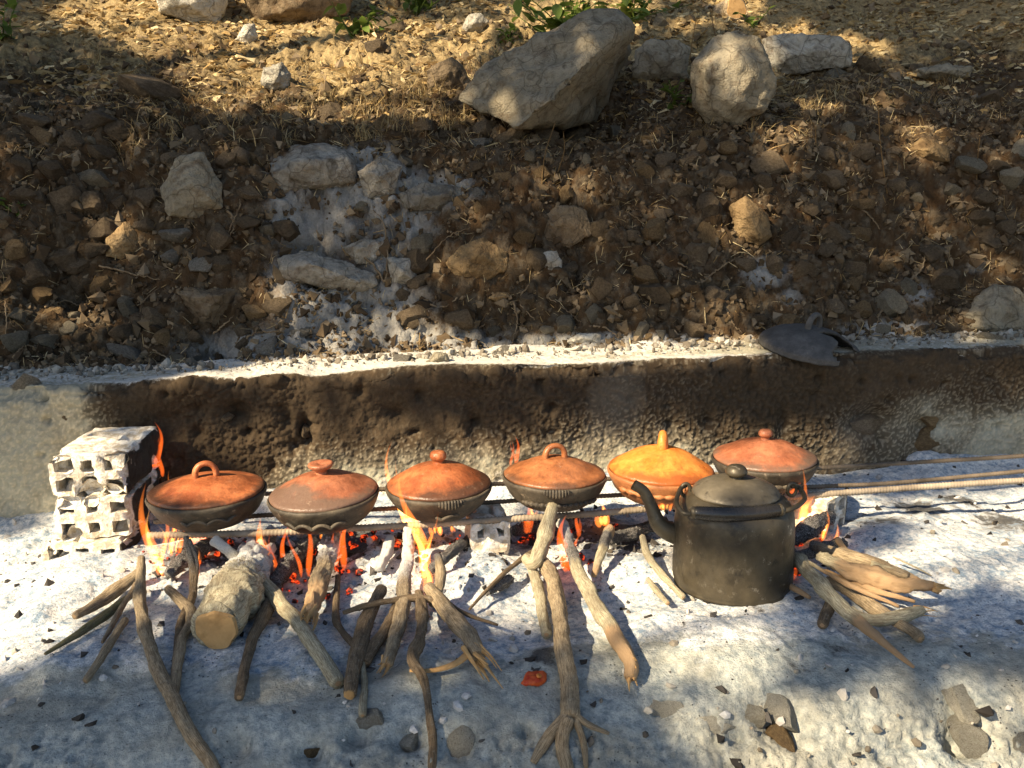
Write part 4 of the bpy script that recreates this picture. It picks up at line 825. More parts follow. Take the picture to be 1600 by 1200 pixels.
# ------------------------------------------------------------------ hollow bricks
def hollow_brick(L, W, H, cols, rows, s, bite=0.0, hole=.57):
    """brick lying with its row of square holes facing -y; front at y=0, runs to y=L, centred on x, base at z=0 (holes are real pockets)"""
    nx, nz = cols * 8 + 3, rows * 8 + 3
    gx = np.linspace(-W / 2, W / 2, nx); gz_ = np.linspace(0, H, nz)
    def in_hole(a, n, ext):
        c = a / ext * n; f = c - np.floor(c); return (np.abs(f - .5) < hole / 2) & (c > 0.0) & (c < n)
    mx = (gx[:-1] + gx[1:]) / 2 + W / 2; mz = (gz_[:-1] + gz_[1:]) / 2
    hx = in_hole(mx, cols, W); hz = in_hole(mz, rows, H); HM = hz[:, None] & hx[None]
    depth = .06; bm = bmesh.new(); g = np.random.default_rng(s); cache = {}
    def v(i, k, dp):
        key = (i, k, dp)
        if key not in cache: cache[key] = bm.verts.new((gx[i], depth if dp else 0.0, gz_[k]))
        return cache[key]
    for k in range(nz - 1):
        for i in range(nx - 1):
            dp = int(HM[k, i]); bm.faces.new((v(i, k, dp), v(i + 1, k, dp), v(i + 1, k + 1, dp), v(i, k + 1, dp)))
            if i + 1 < nx - 1 and HM[k, i + 1] != HM[k, i]:
                q = (v(i + 1, k, 0), v(i + 1, k + 1, 0), v(i + 1, k + 1, 1), v(i + 1, k, 1)); bm.faces.new(q if HM[k, i] else q[::-1])
            if k + 1 < nz - 1 and HM[k + 1, i] != HM[k, i]:
                q = (v(i, k + 1, 0), v(i, k + 1, 1), v(i + 1, k + 1, 1), v(i + 1, k + 1, 0)); bm.faces.new(q if HM[k, i] else q[::-1])
    # sides
    ny = 26; gy = np.linspace(0, L, ny)
    def side(f, n):
        P = [[bm.verts.new(f(j, q)) if q else None for j in range(n)] for q in range(ny)]
        return P
    loop = [(i, 0) for i in range(nx)] + [(nx - 1, k) for k in range(1, nz)] + [(i, nz - 1) for i in range(nx - 2, -1, -1)] + [(0, k) for k in range(nz - 2, 0, -1)]
    prev = [v(i, k, 0) for i, k in loop]; first = prev
    for q in range(1, ny):
        cur = [bm.verts.new((gx[i], gy[q], gz_[k])) for i, k in loop]
        for j in range(len(loop)):
            j2 = (j + 1) % len(loop); bm.faces.new((prev[j2], prev[j], cur[j], cur[j2]))
        prev = cur
    bm.faces.new(prev[::-1]) if False else bm.faces.new(prev)
    bmesh.ops.recalc_face_normals(bm, faces=bm.faces)
    bm.normal_update()
    for vv in bm.verts:
        p = np.array(vv.co); 
        dd = float(.0022 * fbm(np.array([p[0] * 70 + s]), np.array([p[1] * 45]), np.array([p[2] * 45]), s=s, o=3)[0]) + float(.0025 * vn(np.array([p[0] * 14 + s]), np.array([p[1] * 14]), np.array([p[2] * 14]), s=s + 4)[0])
        e = min(p[0] + W / 2, W / 2 - p[0]) + min(p[2], H - p[2]) + max(p[1], 0)
        cr = max(0, .018 - e) * .35 if p[1] < .02 else max(0, .012 - min(p[0] + W / 2, W / 2 - p[0]) - min(p[2], H - p[2])) * .5
        vv.co += vv.normal * (dd - cr * .7 - bite * max(0, float(vn(np.array([p[0] * 20 + 3 * s]), np.array([p[1] * 20]), np.array([p[2] * 20]), s=s + 7)[0]) - .2))
    me = bpy.data.meshes.new("hollow_brick"); bm.to_mesh(me); bm.free(); me.polygons.foreach_set("use_smooth", np.ones(len(me.polygons), bool))
    me.set_sharp_from_angle(angle=R_(38)); n = len(me.vertices); co = np.zeros(n * 3, np.float32); me.vertices.foreach_get("co", co); co = co.reshape(-1, 3)
    at = me.attributes.new("soot", 'FLOAT', 'POINT'); at.data.foreach_set("value", (1.15 * ss(W * .46, W * .5, co[:, 0])).astype(np.float32))  # right face: soot and painted shade together in one dark mask
    return me
B0 = on_z(148, 838, .055)
bk = [("hollow brick on top of the stack at the left end of the hearth", .154, (-.004, 0.012), .0, .102, .178, 61, .06), ("hollow brick in the middle of the left stack", .052, (.002, 0), .03, .102, .180, 62, .05), ("ash-buried hollow brick at the bottom of the left stack", -.045, (-.020, -.035), -.07, .097, .19, 63, .09)]
for lb, zb, (ox, oy), rz, H, W, s, bite in bk:
    o = link("hollow_brick", hollow_brick(.26, W, H - .003, 3, 2, s, bite), MT["brick"], None, (B0[0] + ox, B0[1] + oy, zb), (0, 0, rz - .06)); tag(o, lb, "brick", "hollow bricks propping the fire bars")
c = on_z(768, 884, 0.0)
o = link("hollow_brick", hollow_brick(.13, .095, .108, 2, 2, 64, .06, .35), MT["brick"], None, (c[0], c[1], -.002), (0, 0, .05)); tag(o, "ash-caked brick standing under the middle of the front bar", "brick", "hollow bricks propping the fire bars")
c = on_z(1308, 838, 0.0)
o = link("hollow_brick", hollow_brick(.17, .10, .10, 2, 2, 65, .015, .5), MT["brick"], None, (c[0], c[1] + .01, .0), (0, 0, .62)); tag(o, "hollow brick under the bars right of the kettle", "brick", "hollow bricks propping the fire bars")

# ------------------------------------------------------------------ steel bars
def rebar(pts, r, s, label, mat="rebar"):
    P = catmull(np.array(pts), 900); n = len(P)
    P = P + np.stack([0 * P[:, 0], .002 * vn(P[:, 0] * 3, P[:, 0] * 0, s=s), .003 * vn(P[:, 0] * 4, P[:, 0] * 0, s=s + 1)], 1)
    L = np.concatenate([[0], np.cumsum(np.linalg.norm(np.diff(P, axis=0), axis=1))]); a = np.linspace(0, 2 * np.pi, 10, endpoint=False)
    rr = r * .92 * (1 + .26 * np.clip(np.sin(L[:, None] / .0085 * 2 * np.pi + a[None] * 1.0) * 1.6 - .2, 0, 1) + .05 * vn(L[:, None] * 90, a[None], s=s))
    V, F, _, _ = tube(P, rr, 10); o = link("iron_bar", mesh_np("iron_bar", V, F, True), MT[mat]); tag(o, label, "iron bar", "iron bars carrying the pots"); return o
ZB = .106
fb = [on_z(232, 837, .105), on_z(420, 833, ZB), on_z(600, 822, ZB), on_z(820, 810, ZB), on_z(1000, 795, ZB), on_z(1250, 775, ZB), on_z(1450, 760, ZB), on_z(1640, 749, ZB - .002), on_z(1800, 741, ZB - .005)]
rebar(fb, .0076, 11, "front ribbed iron bar running along the whole row of pots", "rebar_ash_lit")
mb = [on_z(240, 815, .108), on_z(600, 795, ZB + .002), on_z(1000, 772, ZB + .002), on_z(1350, 757, ZB), on_z(1640, 733, ZB), on_z(1800, 724, ZB)]
rebar(mb, .0055, 12, "second iron bar just behind the front bar")
kb = [on_z(300, 775, .115), on_z(700, 760, .115), on_z(1000, 746, .117), on_z(1280, 732, .117), on_z(1640, 711, .115), on_z(1800, 702, .112)]
rebar(kb, .0058, 13, "rear iron bar nearest the sooty wall")

# ------------------------------------------------------------------ clay pots
def handle_loop(w_, h_, thick, s, rot=0):
    t = np.linspace(0, np.pi, 26); P = np.stack([w_ * np.cos(t) * (1 + .12 * np.sin(t)), 0 * t, h_ * np.sin(t) ** .8], 1)
    c, s_ = math.cos(rot), math.sin(rot); P = np.stack([P[:, 0] * c - P[:, 1] * s_, P[:, 0] * s_ + P[:, 1] * c, P[:, 2]], 1)
    V, F, _, _ = tube(P, thick * (1.12 - .22 * np.sin(t)), 12, True, .8); return V, F
def sc_attr(V, f): return f(V[:, 0], V[:, 1], V[:, 2])
def tagine(cx, cy, wpx, rim_z, label, lid_mat, bowl_mat, lid_h, top, trim, s, tilt=(0, 0), scorch_shade_dir=None, bowl_h=.066, taper=.66):
    c = on_z(cx, cy, rim_z); R = wpx / 2 * float((c - CAM) @ FWD) / FPX
    root = empty("clay_tagine", (c[0], c[1], rim_z - bowl_h), (tilt[0], tilt[1], 0)); tag(root, label, "tagine", "clay tagines in a row on the iron bars")
    rim = bowl_h
    prof = [(0.004, 0.0), (R * taper * .8, 0.0), (R * taper, .004), (R * (taper + 1) / 2 * 1.02, bowl_h * .38), (R * .97, bowl_h * .80), (R * 1.0, bowl_h * .96), (R * 1.005, bowl_h + .003), (R * .965, bowl_h + .004), (R * .93, bowl_h - .012), (R * .6, bowl_h * .35), (.004, bowl_h * .2)]
    V, F = lathe(smooth_profile(prof, 46), 72, .012, s)
    bowl = link("bowl", mesh_np("bowl", V, F, True, dict(scorch=.55 - .5 * ss(bowl_h * .6, bowl_h, V[:, 2]) + .25 * fbm(V[:, 0] * 9, V[:, 1] * 9, s=s))), MT[bowl_mat], root)
    # lid
    lr = R * .965
    lid_h = lid_h * 1.03
    lp = [(lr * .96, rim + .000), (lr, rim + .004), (lr * .985, rim + .011), (lr * .80, rim + lid_h * .42), (lr * .52, rim + lid_h * .76), (lr * .25, rim + lid_h * .95), (lr * .10, rim + lid_h), (.002, rim + lid_h)]
    V, F = lathe(smooth_profile(lp, 40), 72, .010, s + 3)
    sd = scorch_shade_dir if scorch_shade_dir else (0, 0, 0)
    rr = np.hypot(V[:, 0], V[:, 1]) / lr
    scv = .16 + .50 * ss(.70, 1.0, rr) + .3 * np.clip(vn(np.arctan2(V[:, 1], V[:, 0]) * 2.2 + s, rr * .6, s=s + 11), 0, 1) * ss(.3, .8, rr) + sd[2] * ss(.1, 1.0, (V[:, 0] * sd[0] + V[:, 1] * sd[1]) / lr) + .18 * fbm(V[:, 0] * 10, V[:, 1] * 10, s=s + 5)
    lid = link("lid", mesh_np("lid", V, F, True, dict(scorch=scv)), MT[lid_mat], root)
    zt = rim + lid_h
    if top[0] == "loop":
        V, F = handle_loop(top[1], top[2], top[3], s, top[4]); V = V + np.array([0, 0, zt - .006])
    elif top[0] == "knob":
        k = top[1]; V, F = lathe(smooth_profile([(k * .75, zt - .006), (k * .62, zt + .004), (k * .95, zt + k * .55), (k * 1.02, zt + k * .95), (k * .75, zt + k * 1.4), (.001, zt + k * 1.55)], 22), 28, .03, s + 7)
        a = np.arctan2(V[:, 1], V[:, 0]); fl = 1 + .05 * np.sin(a * 11) * ss(zt + k * .3, zt + k, V[:, 2]); V[:, 0] *= fl; V[:, 1] *= fl
    else:
        k = top[1]; V, F = lathe(smooth_profile([(k * .5, zt - .006), (k * .45, zt + .006), (k * .8, zt + .012), (k * 1.0, zt + .019), (k * .85, zt + .024), (k * .3, zt + .022), (.001, zt + .018)], 22), 28, .05, s + 7)
    link("handle", mesh_np("handle", V, F, True, dict(scorch=np.full(len(V), .1))), MT[lid_mat], lid)
    # trim on the bowl wall
    th = np.linspace(*[math.radians(q) for q in trim[1:3]], 120); zt_ = bowl_h * trim[3]
    rad = np.interp(zt_, [0, bowl_h * .38, bowl_h * .8, bowl_h], [R * taper, R * (taper + 1) / 2 * 1.02, R * .97, R])
    if trim[0] == "scallop":
        q = np.abs(np.sin(th * trim[4])); P = np.stack([(rad + .003) * np.cos(th), (rad + .003) * np.sin(th), zt_ + .009 * (q - .6)], 1); rr = np.full(120, .0042)
    else:
        P = np.stack([(rad + .002) * np.cos(th), (rad + .002) * np.sin(th), 0 * th + zt_], 1); rr = .0035 + .0035 * np.abs(np.sin(th * trim[4]))
    rr = rr * np.clip(np.minimum(np.arange(120), np.arange(120)[::-1]) / 6, .15, 1)
    V, F, _, _ = tube(P, rr, 8); link("trim", mesh_np("trim", V, F, True, dict(scorch=np.full(len(V), .25))), MT[bowl_mat], bowl)
    if len(trim) > 5:      # ribbed thumb lug at the rim
        a0 = math.radians(trim[5]); parts = []
        for i in range(9):
            a = a0 + (i - 4) * .052; b = (1 - ((i - 4) / 5.5) ** 2)
            P = np.array([[(R * .985) * math.cos(a), (R * .985) * math.sin(a), bowl_h - .002], [(R + .008 * b) * math.cos(a), (R + .008 * b) * math.sin(a), bowl_h + .006 * b], [(R + .010 * b) * math.cos(a), (R + .010 * b) * math.sin(a), bowl_h - .012 * b]])
            parts.append(tube(catmull(P, 8), np.full(8, .0038), 6)[:2])
        V, F = merge(parts); link("lug", mesh_np("lug", V, F, True, dict(scorch=np.full(len(V), .1))), MT[bowl_mat], bowl)
    return root, R
tagine(324, 769, 180, .184, "leftmost clay tagine with an arched loop handle on its orange-brown lid", "clay_a", "bowl", .038, ("loop", .023, .036, .0085, .25), ("scallop", 252, 312, .55, 9), 21, scorch_shade_dir=(-.9, .5, .55))  # left scorch also paints in the brick stack's shadow on this lid
tagine(508, 772, 172, .184, "clay tagine with a flat mushroom knob and a scorched grey lid edge", "clay_b", "bowl", .050, ("flat", .028), ("scallop", 225, 300, .50, 9), 22, tilt=(.02, -.04), scorch_shade_dir=(-.8, -.6, .85))
tagine(686, 759, 166, .184, "clay tagine with a ribbed round ball knob, third from the brick stack", "clay_a", "bowl", .055, ("knob", .0185), ("scallop", 262, 292, .40, 6, 280), 23, scorch_shade_dir=(.9, -.4, .45), taper=.60)
tagine(866, 744, 163, .184, "clay tagine with a loop handle and a ribbed lug behind the upright branch", "clay_d", "bowl", .046, ("loop", .024, .034, .0085, .15), ("cord", 215, 325, .42, 26, 262), 24, tilt=(-.02, .02), scorch_shade_dir=(.8, .5, .3))
tagine(1031, 736, 168, .184, "bright glossy orange clay tagine with an upright handle beside the kettle", "clay_c", "bowl_o", .060, ("loop", .011, .034, .0145, 1.30), ("cord", 200, 320, .62, 16, 285), 25, tilt=(.0, .04), scorch_shade_dir=(0, -1, .15))
tagine(1194, 717, 162, .184, "clay tagine with a small round knob half hidden behind the kettle", "clay_b", "bowl", .050, ("knob", .0165), ("cord", 230, 300, .45, 14), 26, scorch_shade_dir=(.9, .2, .5))

# ------------------------------------------------------------------ broken pot lid on the ledge
def broken_lid():
    c = on_z(1268, 548, WALL_TOP + .004)
    R = .148; root = empty("broken_pot_lid", (c[0], c[1] + .02, WALL_TOP + .012), (R_(9), R_(6), 0)); tag(root, "broken blackened clay pot lid with a piece missing lying on the wall ledge", "pot lid")
    pr = smooth_profile([(R, .0), (R * 1.0, .006), (R * .95, .016), (R * .70, .040), (R * .42, .055), (R * .15, .062), (.002, .063)], 34)
    a = np.linspace(0, 2 * np.pi, 96, endpoint=False)
    def gap(aa, r):   # wedge broken out at the front right, jagged
        q = (np.degrees(aa) - 318 + 14 * np.sin(r * 60) + 180) % 360 - 180; return (abs(q) < 31) and r > .032
    V = []; F = []
    for lay in (0, 1):
        for (r, zz) in pr:
            for t in a: V.append((r * math.cos(t), r * math.sin(t), zz - (.009 if lay else 0)))
    V = np.array(V); n, m = len(pr), len(a); keep = np.zeros((n - 1, m), bool)
    for i in range(n - 1):
        for j in range(m): keep[i, j] = not gap(a[j] + np.pi / m, (pr[i, 0] + pr[i + 1, 0]) / 2)
    idx = lambda l, i, j: l * n * m + i * m + j % m
    for i in range(n - 1):
        for j in range(m):
            if not keep[i, j]: continue
            F.append((idx(0, i, j), idx(0, i, j + 1), idx(0, i + 1, j + 1), idx(0, i + 1, j))); F.append((idx(1, i, j), idx(1, i + 1, j), idx(1, i + 1, j + 1), idx(1, i, j + 1)))
            if i == 0 or not keep[i - 1, j]: F.append((idx(0, i, j), idx(1, i, j), idx(1, i, j + 1), idx(0, i, j + 1)))
            if i + 1 < n - 1 and not keep[i + 1, j]: F.append((idx(0, i + 1, j), idx(0, i + 1, j + 1), idx(1, i + 1, j + 1), idx(1, i + 1, j)))
            if not keep[i, (j + 1) % m]: F.append((idx(0, i, j + 1), idx(1, i, j + 1), idx(1, i + 1, j + 1), idx(0, i + 1, j + 1)))
            if not keep[i, j - 1]: F.append((idx(0, i, j), idx(0, i + 1, j), idx(1, i + 1, j), idx(1, i, j)))
    V = V + .0015 * np.stack([fbm(V[:, 0] * 30, V[:, 1] * 30, s=3)] * 3, 1)
    me = mesh_np("plate", V, np.array(F), True, dict(scorch=.2 * fbm(V[:, 0] * 9, V[:, 1] * 9, s=4))); link("plate", me, MT["lidgrey"], root)
    V, F = handle_loop(.026, .046, .0095, 1, .5); V = V + np.array([0, 0, .056]); link("handle", mesh_np("handle", V, F, True, dict(scorch=np.zeros(len(V)))), MT["lidgrey"], root)
broken_lid()

# ------------------------------------------------------------------ kettle
def kettle():
    K = on_z(1143, 905, .020); dep = float((K - CAM) @ FWD); s = dep / FPX       # metres per photo pixel here
    R = 91 * s; root = empty("kettle", (K[0], K[1], .016)); tag(root, "large sooty metal kettle standing in the ash before the pots", "kettle")
    H = .200; rl = R * .70
    V, F = lathe(smooth_profile([(.002, 0.0), (R * .90, .0), (R * .99, .008), (R * 1.01, .03), (R * 1.0, .095), (R * .985, .150), (R * .94, .176), (R * .82, H - .006), (rl * 1.02, H + .002), (rl * .97, H + .004), (rl * .95, H - .006)], 60), 80, .006, 31)
    a = np.arctan2(V[:, 1], V[:, 0])
    body = link("body", mesh_np("body", V, F, True), MT["kettle"], root)
    V, F = lathe(smooth_profile([(rl * .97, H), (rl * 1.03, H + .003), (rl * 1.03, H + .007), (rl * .92, H + .017), (rl * .6, H + .029), (rl * .25, H + .035), (.002, H + .036)], 36), 64, .004, 32)
    lid = link("lid", mesh_np("lid", V, F, True), MT["kettle_lid"], root)
    k = .0225; zt = H + .034
    V, F = lathe(smooth_profile([(k * .55, zt), (k * .45, zt + .005), (k * .95, zt + .010), (k * 1.02, zt + .018), (k * .7, zt + .028), (.001, zt + .031)], 22), 30, .01, 33); link("knob", mesh_np("knob", V, F, True), MT["kettle"], lid)
    # spout: to the left, slightly toward the camera
    def wp(px, py, depth):   # world point at a given distance along the view axis
        r = ray(px, py); return CAM + r * depth - np.array([K[0], K[1], .016])
    P = catmull(np.array([wp(1085, 838, dep + .01), wp(1050, 832, dep - .005), wp(1029, 818, dep - .01), wp(1017, 790, dep - .012), wp(1006, 768, dep - .014), wp(990, 757, dep - .015)]), 34)
    rr = np.interp(np.linspace(0, 1, 34), [0, .3, .6, .85, 1], [.030, .022, .0150, .0120, .0115]); V, F, _, _ = tube(P, rr, 20, False)
    Pi = P[::-1]; Vi, Fi, _, _ = tube(Pi, rr[::-1] - .0025, 20, False)
    V2, F2 = merge([(V, F), (Vi[:20 * 24], [grid_faces(24, 20, True)])]); link("spout", mesh_np("spout", V2, F2, True), MT["kettle"], root)
    # bail: wire arms and a thick black grip lying forward against the body
    g0, g1 = wp(1084, 801, dep - R - .004), wp(1218, 797, dep - R - .002)
    gp = catmull(np.array([g0, g0 * .67 + g1 * .33 + [0, -.012, -.001], g0 * .33 + g1 * .67 + [0, -.012, -.001], g1]), 30); t = np.linspace(0, 1, 30)
    V, F, _, _ = tube(gp, .0125 + .0035 * np.sin(t * np.pi) ** .6, 16); hb = empty("handle"); hb.parent = root
    link("grip", mesh_np("grip", V, F, True), MT["grip"], hb)
    for e in (gp[0], gp[-1]):
        pass
    lug_l, lug_r = wp(1074, 768, dep - .03), wp(1238, 768, dep - .03)
    for (lu, ge, sg) in ((lug_l, gp[0], -1), (lug_r, gp[-1], 1)):
        mid = (lu + ge) / 2; P = catmull(np.array([lu + [0, .012, .01], lu + [sg * .016, 0, .006], mid + [sg * .034, -.012, .004], ge + [sg * .020, -.002, .0], ge + [-sg * .01, 0, 0]]), 30)
        V, F, _, _ = tube(P, np.full(30, .0052), 10); link("wire", mesh_np("wire", V, F, True), MT["kettle"], hb)
        P = np.stack([lu + np.array([sg * .002 + .010 * math.cos(q), .006, .002 + .014 * math.sin(q)]) for q in np.linspace(0, 2 * np.pi, 20)]); V, F, _, _ = tube(P, np.full(20, .004), 8, False); link("ear", mesh_np("ear", V, F, True), MT["kettle"], body)
        V, F, _, _ = tube(np.array([ge - [sg * .004, 0, 0], ge + [sg * .001, 0, 0], ge + [sg * .008, 0, 0]]), np.array([.0125, .0135, .0105]), 14); link("collar", mesh_np("collar", V, F, True), MT["kettle"], hb)
kettle()

# ------------------------------------------------------------------ firewood
def stick_mesh(paths, s, gnarl=.12, seg=18, bk=0.0):
    """paths: list of (points(n,3), radii, char_fn) joined into one branch"""
    parts, at = [], {k: [] for k in ("tc", "char", "peel", "ashy")}
    for q, (P, r, ch, pe, ay) in enumerate(paths):
        P = np.asarray(P, float); L = np.linalg.norm(np.diff(P, axis=0), axis=1).sum(); n = max(14, int(L / .0042)); C = catmull(P, n); t = np.linspace(0, 1, n)
        rad = np.interp(t, np.linspace(0, 1, len(r)), r)
        C = C + np.stack([vn(t * L * 22, t * 0, s=s + q), vn(t * L * 22, t * 0, s=s + q + 50), vn(t * L * 22, t * 0, s=s + q + 90)], 1) * rad[:, None] * .15
        a = np.linspace(0, 2 * np.pi, seg, endpoint=False)
        tt = (t * L)[:, None]; rr = rad[:, None] * (1 + gnarl * fbm(np.cos(a)[None] * 1.6 + s, np.sin(a)[None] * 1.6 + tt * 10, tt * 22, s=s, o=3) + .16 * np.clip(vn(tt * 16 + s, tt * 0, s=s + 31) - .45, 0, 1) * 2.5)
        chv = np.interp(t, np.linspace(0, 1, len(ch)), ch)[:, None]
        w1, w2, _ = worley(a[None] * 1.35 + s + 0 * tt, tt * 42 + 0 * a[None], s + 3); groove = ss(.30, .0, w2 - w1)
        rr = rr * (1 - groove * np.clip(chv * .34 + bk, 0, .4)) * (1 + .05 * ss(.86, .97, np.abs(vn(tt * 30 + s, tt * 0, s=s + 61))) + .035 * vn(np.cos(a)[None] * 5 + s, np.sin(a)[None] * 5, tt * 60, s=s + 71))
        # slightly tapered, chipped ends
        rr[0] *= .86; rr[-1] *= .86
        V, F, ang, ln = tube(C, rr, seg); tn = ln / L
        parts.append((V, F)); rep = rad.mean()
        at["tc"].append(np.stack([np.cos(ang) * 1.3 + s, np.sin(ang) * 1.3, ln * 9], 1))
        for k, f in (("char", ch), ("peel", pe), ("ashy", ay)): at[k].append(np.interp(tn, np.linspace(0, 1, len(f)), f))
        cap = np.zeros(len(V)); cap[-1] = 1; cap[-2] = 1
        at["peel"][-1] = np.maximum(at["peel"][-1], cap * (at["char"][-1] < .4))
    V, F = merge(parts); return mesh_np("stick", V, F, True, {k: np.concatenate(v) if k != "tc" else np.vstack(v) for k, v in at.items()})
def px_pt(a, b, h):
    p = on_z(a, b, h)
    for _ in range(12):
        q = on_z(a, b, h + float(floor_h(p[0], min(p[1], 0)))); p = .5 * p + .5 * q
    return p
def px_pts(pts): return [px_pt(*q) for q in pts]
def px_r(wpx, P):
    ds = [float((np.array(p) - CAM) @ FWD) / FPX for p in P]; w_ = np.interp(np.linspace(0, 1, len(P)), np.linspace(0, 1, len(wpx)), wpx); return [a * b * .335 for a, b in zip(w_, ds)]
Z0 = [0, 0]
def stick(label, mat, paths, s, cut=None, name="branch", gnarl=.16, cat="firewood", bk=0.012):
    pl = []
    for p in paths:
        P = px_pts(p[0]); pl.append((P, px_r(p[1], P), p[2] if len(p) > 2 else Z0, p[3] if len(p) > 3 else Z0, p[4] if len(p) > 4 else Z0))
    o = link(name, stick_mesh(pl, s, gnarl, bk=bk, seg=40 if name == 'log' else 18), MT[mat]); tag(o, label, cat, "firewood laid under the pots"); return o, pl
def add_cut(o, P, r, s, mat="cut"):
    """sawn end disc as a part, a little proud of the bark"""
    P = np.array(P); d = P[-1] - P[-2]; d /= np.linalg.norm(d); a = np.cross(d, [0, 0, 1.0]); a /= np.linalg.norm(a); b = np.cross(d, a); n = 28; t = np.linspace(0, 2 * np.pi, n, endpoint=False)
    V = [P[-1] + d * .004]; 
    for k, f in ((.35, .0045), (.65, .004), (.9, .003), (.97, -.004)):
        for q in t: V.append(P[-1] + d * f + (a * math.cos(q) + b * math.sin(q)) * r * k * (1 + .06 * math.sin(q * 3 + s) + .04 * math.sin(q * 7)))
    F4 = np.vstack([grid_faces(4, n, True)[:, ::-1] + 1]); T = np.array([(0, 1 + i, 1 + (i + 1) % n) for i in range(n)])
    link("cut_end", mesh_np("cut_end", np.array(V), [F4, T], False), MT[mat], o)
def splinters(o, P0, direction_px, n, L, s, mat="cut", r=.0035, spread=.25):
    """frayed torn fibres as one part"""
    g = np.random.default_rng(s); parts = []; d = np.array(direction_px, float); d /= np.linalg.norm(d)
    for _ in range(n):
        q = d + g.normal(size=3) * spread * .5; q /= np.linalg.norm(q); st = np.array(P0) + g.normal(size=3) * .007 - d * .02; ln = L * (.4 + .8 * g.random())
        parts.append(tube(catmull(np.array([st, st + q * ln * .5 + g.normal(size=3) * .003, st + q * ln]), 8), np.linspace(r, r * .2, 8) * (.6 + .6 * g.random()), 5)[:2])
    V, F = merge(parts); link("torn_fibres", mesh_np("torn_fibres", V, F, False), MT[mat], o)

C0 = [.9, .5, 0, 0]
stick("crooked grey branch at the far left bending down over the hearth edge", "bark", [([(222, 872, .085), (219, 930, .055), (227, 985, .03), (246, 1045, .018), (270, 1088, .014), (300, 1150, .01), (345, 1215, .012)], [18, 26, 28, 30, 36, 34, 28], [.0, 0]), ([(270, 1088, .014), (277, 1045, .012), (283, 1000, .014), (300, 960, .02), (262, 918, .04)], [26, 24, 24, 26, 20], [0, 0, 0, .2])], 1)
stick("thin forked twig rising to the front bar left of the big log", "bark_d", [([(290, 838, .10), (300, 880, .06), (300, 930, .03), (283, 975, .02), (277, 1030, .012)], [14, 18, 18, 20, 20], [.7, .3, 0, 0]), ([(303, 930, .03), (308, 880, .06), (296, 842, .10)], [12, 11, 9], [0, .5, .8])], 2)
o, pl = stick("short thick log with a sawn end resting in the ash at the left", "bark_l", [([(405, 868, .04), (384, 905, .045), (360, 945, .045), (338, 985, .043)], [92, 108, 116, 114], [.85, .6, .1, 0], Z0, [.7, .62, .30, .05])], 3, name="log", gnarl=.07, bk=.05)
add_cut(o, pl[0][0], pl[0][1][-1] * .90, 3)
o, pl = stick("long straight pale stick slanting right beside the big log", "bark_l", [([(332, 842, .10), (365, 868, .08), (405, 905, .055), (460, 965, .03), (495, 1015, .022), (528, 1068, .018)], [24, 28, 30, 32, 34, 34], [.3, 0, 0, 0], Z0, [.7, .1, 0, 0])], 4)
stick("dark stick lying under the long straight pale stick", "bark_d", [([(425, 925, .025), (410, 965, .02), (392, 1005, .016), (383, 1045, .014), (374, 1090, .014)], [26, 30, 26, 24, 24], [.5, 0, 0])], 5)
o, pl = stick("burning ash-white log with a split reddish end under the second tagine", "bark", [([(520, 832, .055), (508, 880, .05), (492, 930, .04), (486, 962, .035)], [42, 46, 44, 34], [.8, .5, .2, 0], [0, 0, .4, 1], [.95, .75, .2, 0])], 6, gnarl=.25, name="log")
splinters(o, pl[0][0][-1], [-.1, -1, -.2], 10, .05, 6, r=.006)
stick("thin dark twig crossing behind the leaning stick", "bark_d", [([(528, 900, .02), (524, 960, .018), (533, 985, .018), (560, 1015, .016)], [12, 18, 16, 16])], 7)
o, pl = stick("dark leaning stick with an orange cut end at the left centre", "bark_d", [([(596, 920, .045), (575, 965, .034), (558, 1020, .025), (546, 1085, .018)], [26, 34, 34, 34])], 8); add_cut(o, pl[0][0], pl[0][1][-1] * .8, 8)
stick("thin grey stick below the dark leaning stick", "bark_l", [([(560, 1000, .018), (568, 1050, .014), (566, 1118, .010)], [12, 15, 17])], 9)
o, pl = stick("charred ashy branch under the flames of the ball-knobbed tagine", "bark", [([(638, 828, .075), (636, 870, .055), (630, 930, .04), (620, 985, .03), (606, 1038, .02)], [26, 32, 34, 36, 26], [.9, .7, .2, 0, 0], [0, 0, 0, .2], [.9, .55, .1, 0])], 10); splinters(o, pl[0][0][-1], [-.2, -1, -.1], 6, .04, 10, r=.004)
stick("dark stick slanting between the leaning stick and the charred branch", "bark_d", [([(622, 945, .03), (598, 990, .022), (572, 1038, .014)], [22, 26, 26])], 11)
stick("horizontal knotty twig laid across the other sticks", "bark_d", [([(536, 957, .05), (575, 945, .055), (620, 937, .05), (665, 936, .045), (700, 945, .04)], [10, 15, 13, 16, 18])], 12, gnarl=.25)
stick("long twisted vine-like root hanging down to the bottom edge", "bark_d", [([(655, 925, .045), (660, 975, .035), (654, 1005, .03), (645, 1030, .026), (663, 1065, .018), (671, 1120, .012), (676, 1165, .01), (672, 1220, .01)], [22, 28, 24, 32, 20, 18, 18, 20])], 13, gnarl=.35)
o, pl = stick("thick broken branch with a frayed torn end in the middle", "bark", [([(668, 918, .05), (700, 955, .042), (730, 990, .032), (748, 1025, .025)], [30, 42, 42, 36])], 14)
splinters(o, pl[0][0][-1], [.32, -.9, -.12], 12, .085, 14, spread=.22, r=.005)
P = px_pts([(742, 1012, .026), (715, 1035, .018), (680, 1047, .014), (640, 1048, .014)]); V, F, _, _ = tube(catmull(np.array(P), 24), np.linspace(.010, .004, 24), 7, True, .5); link("peeled_strip", mesh_np("peeled_strip", V, F, True), MT["cut"], o)
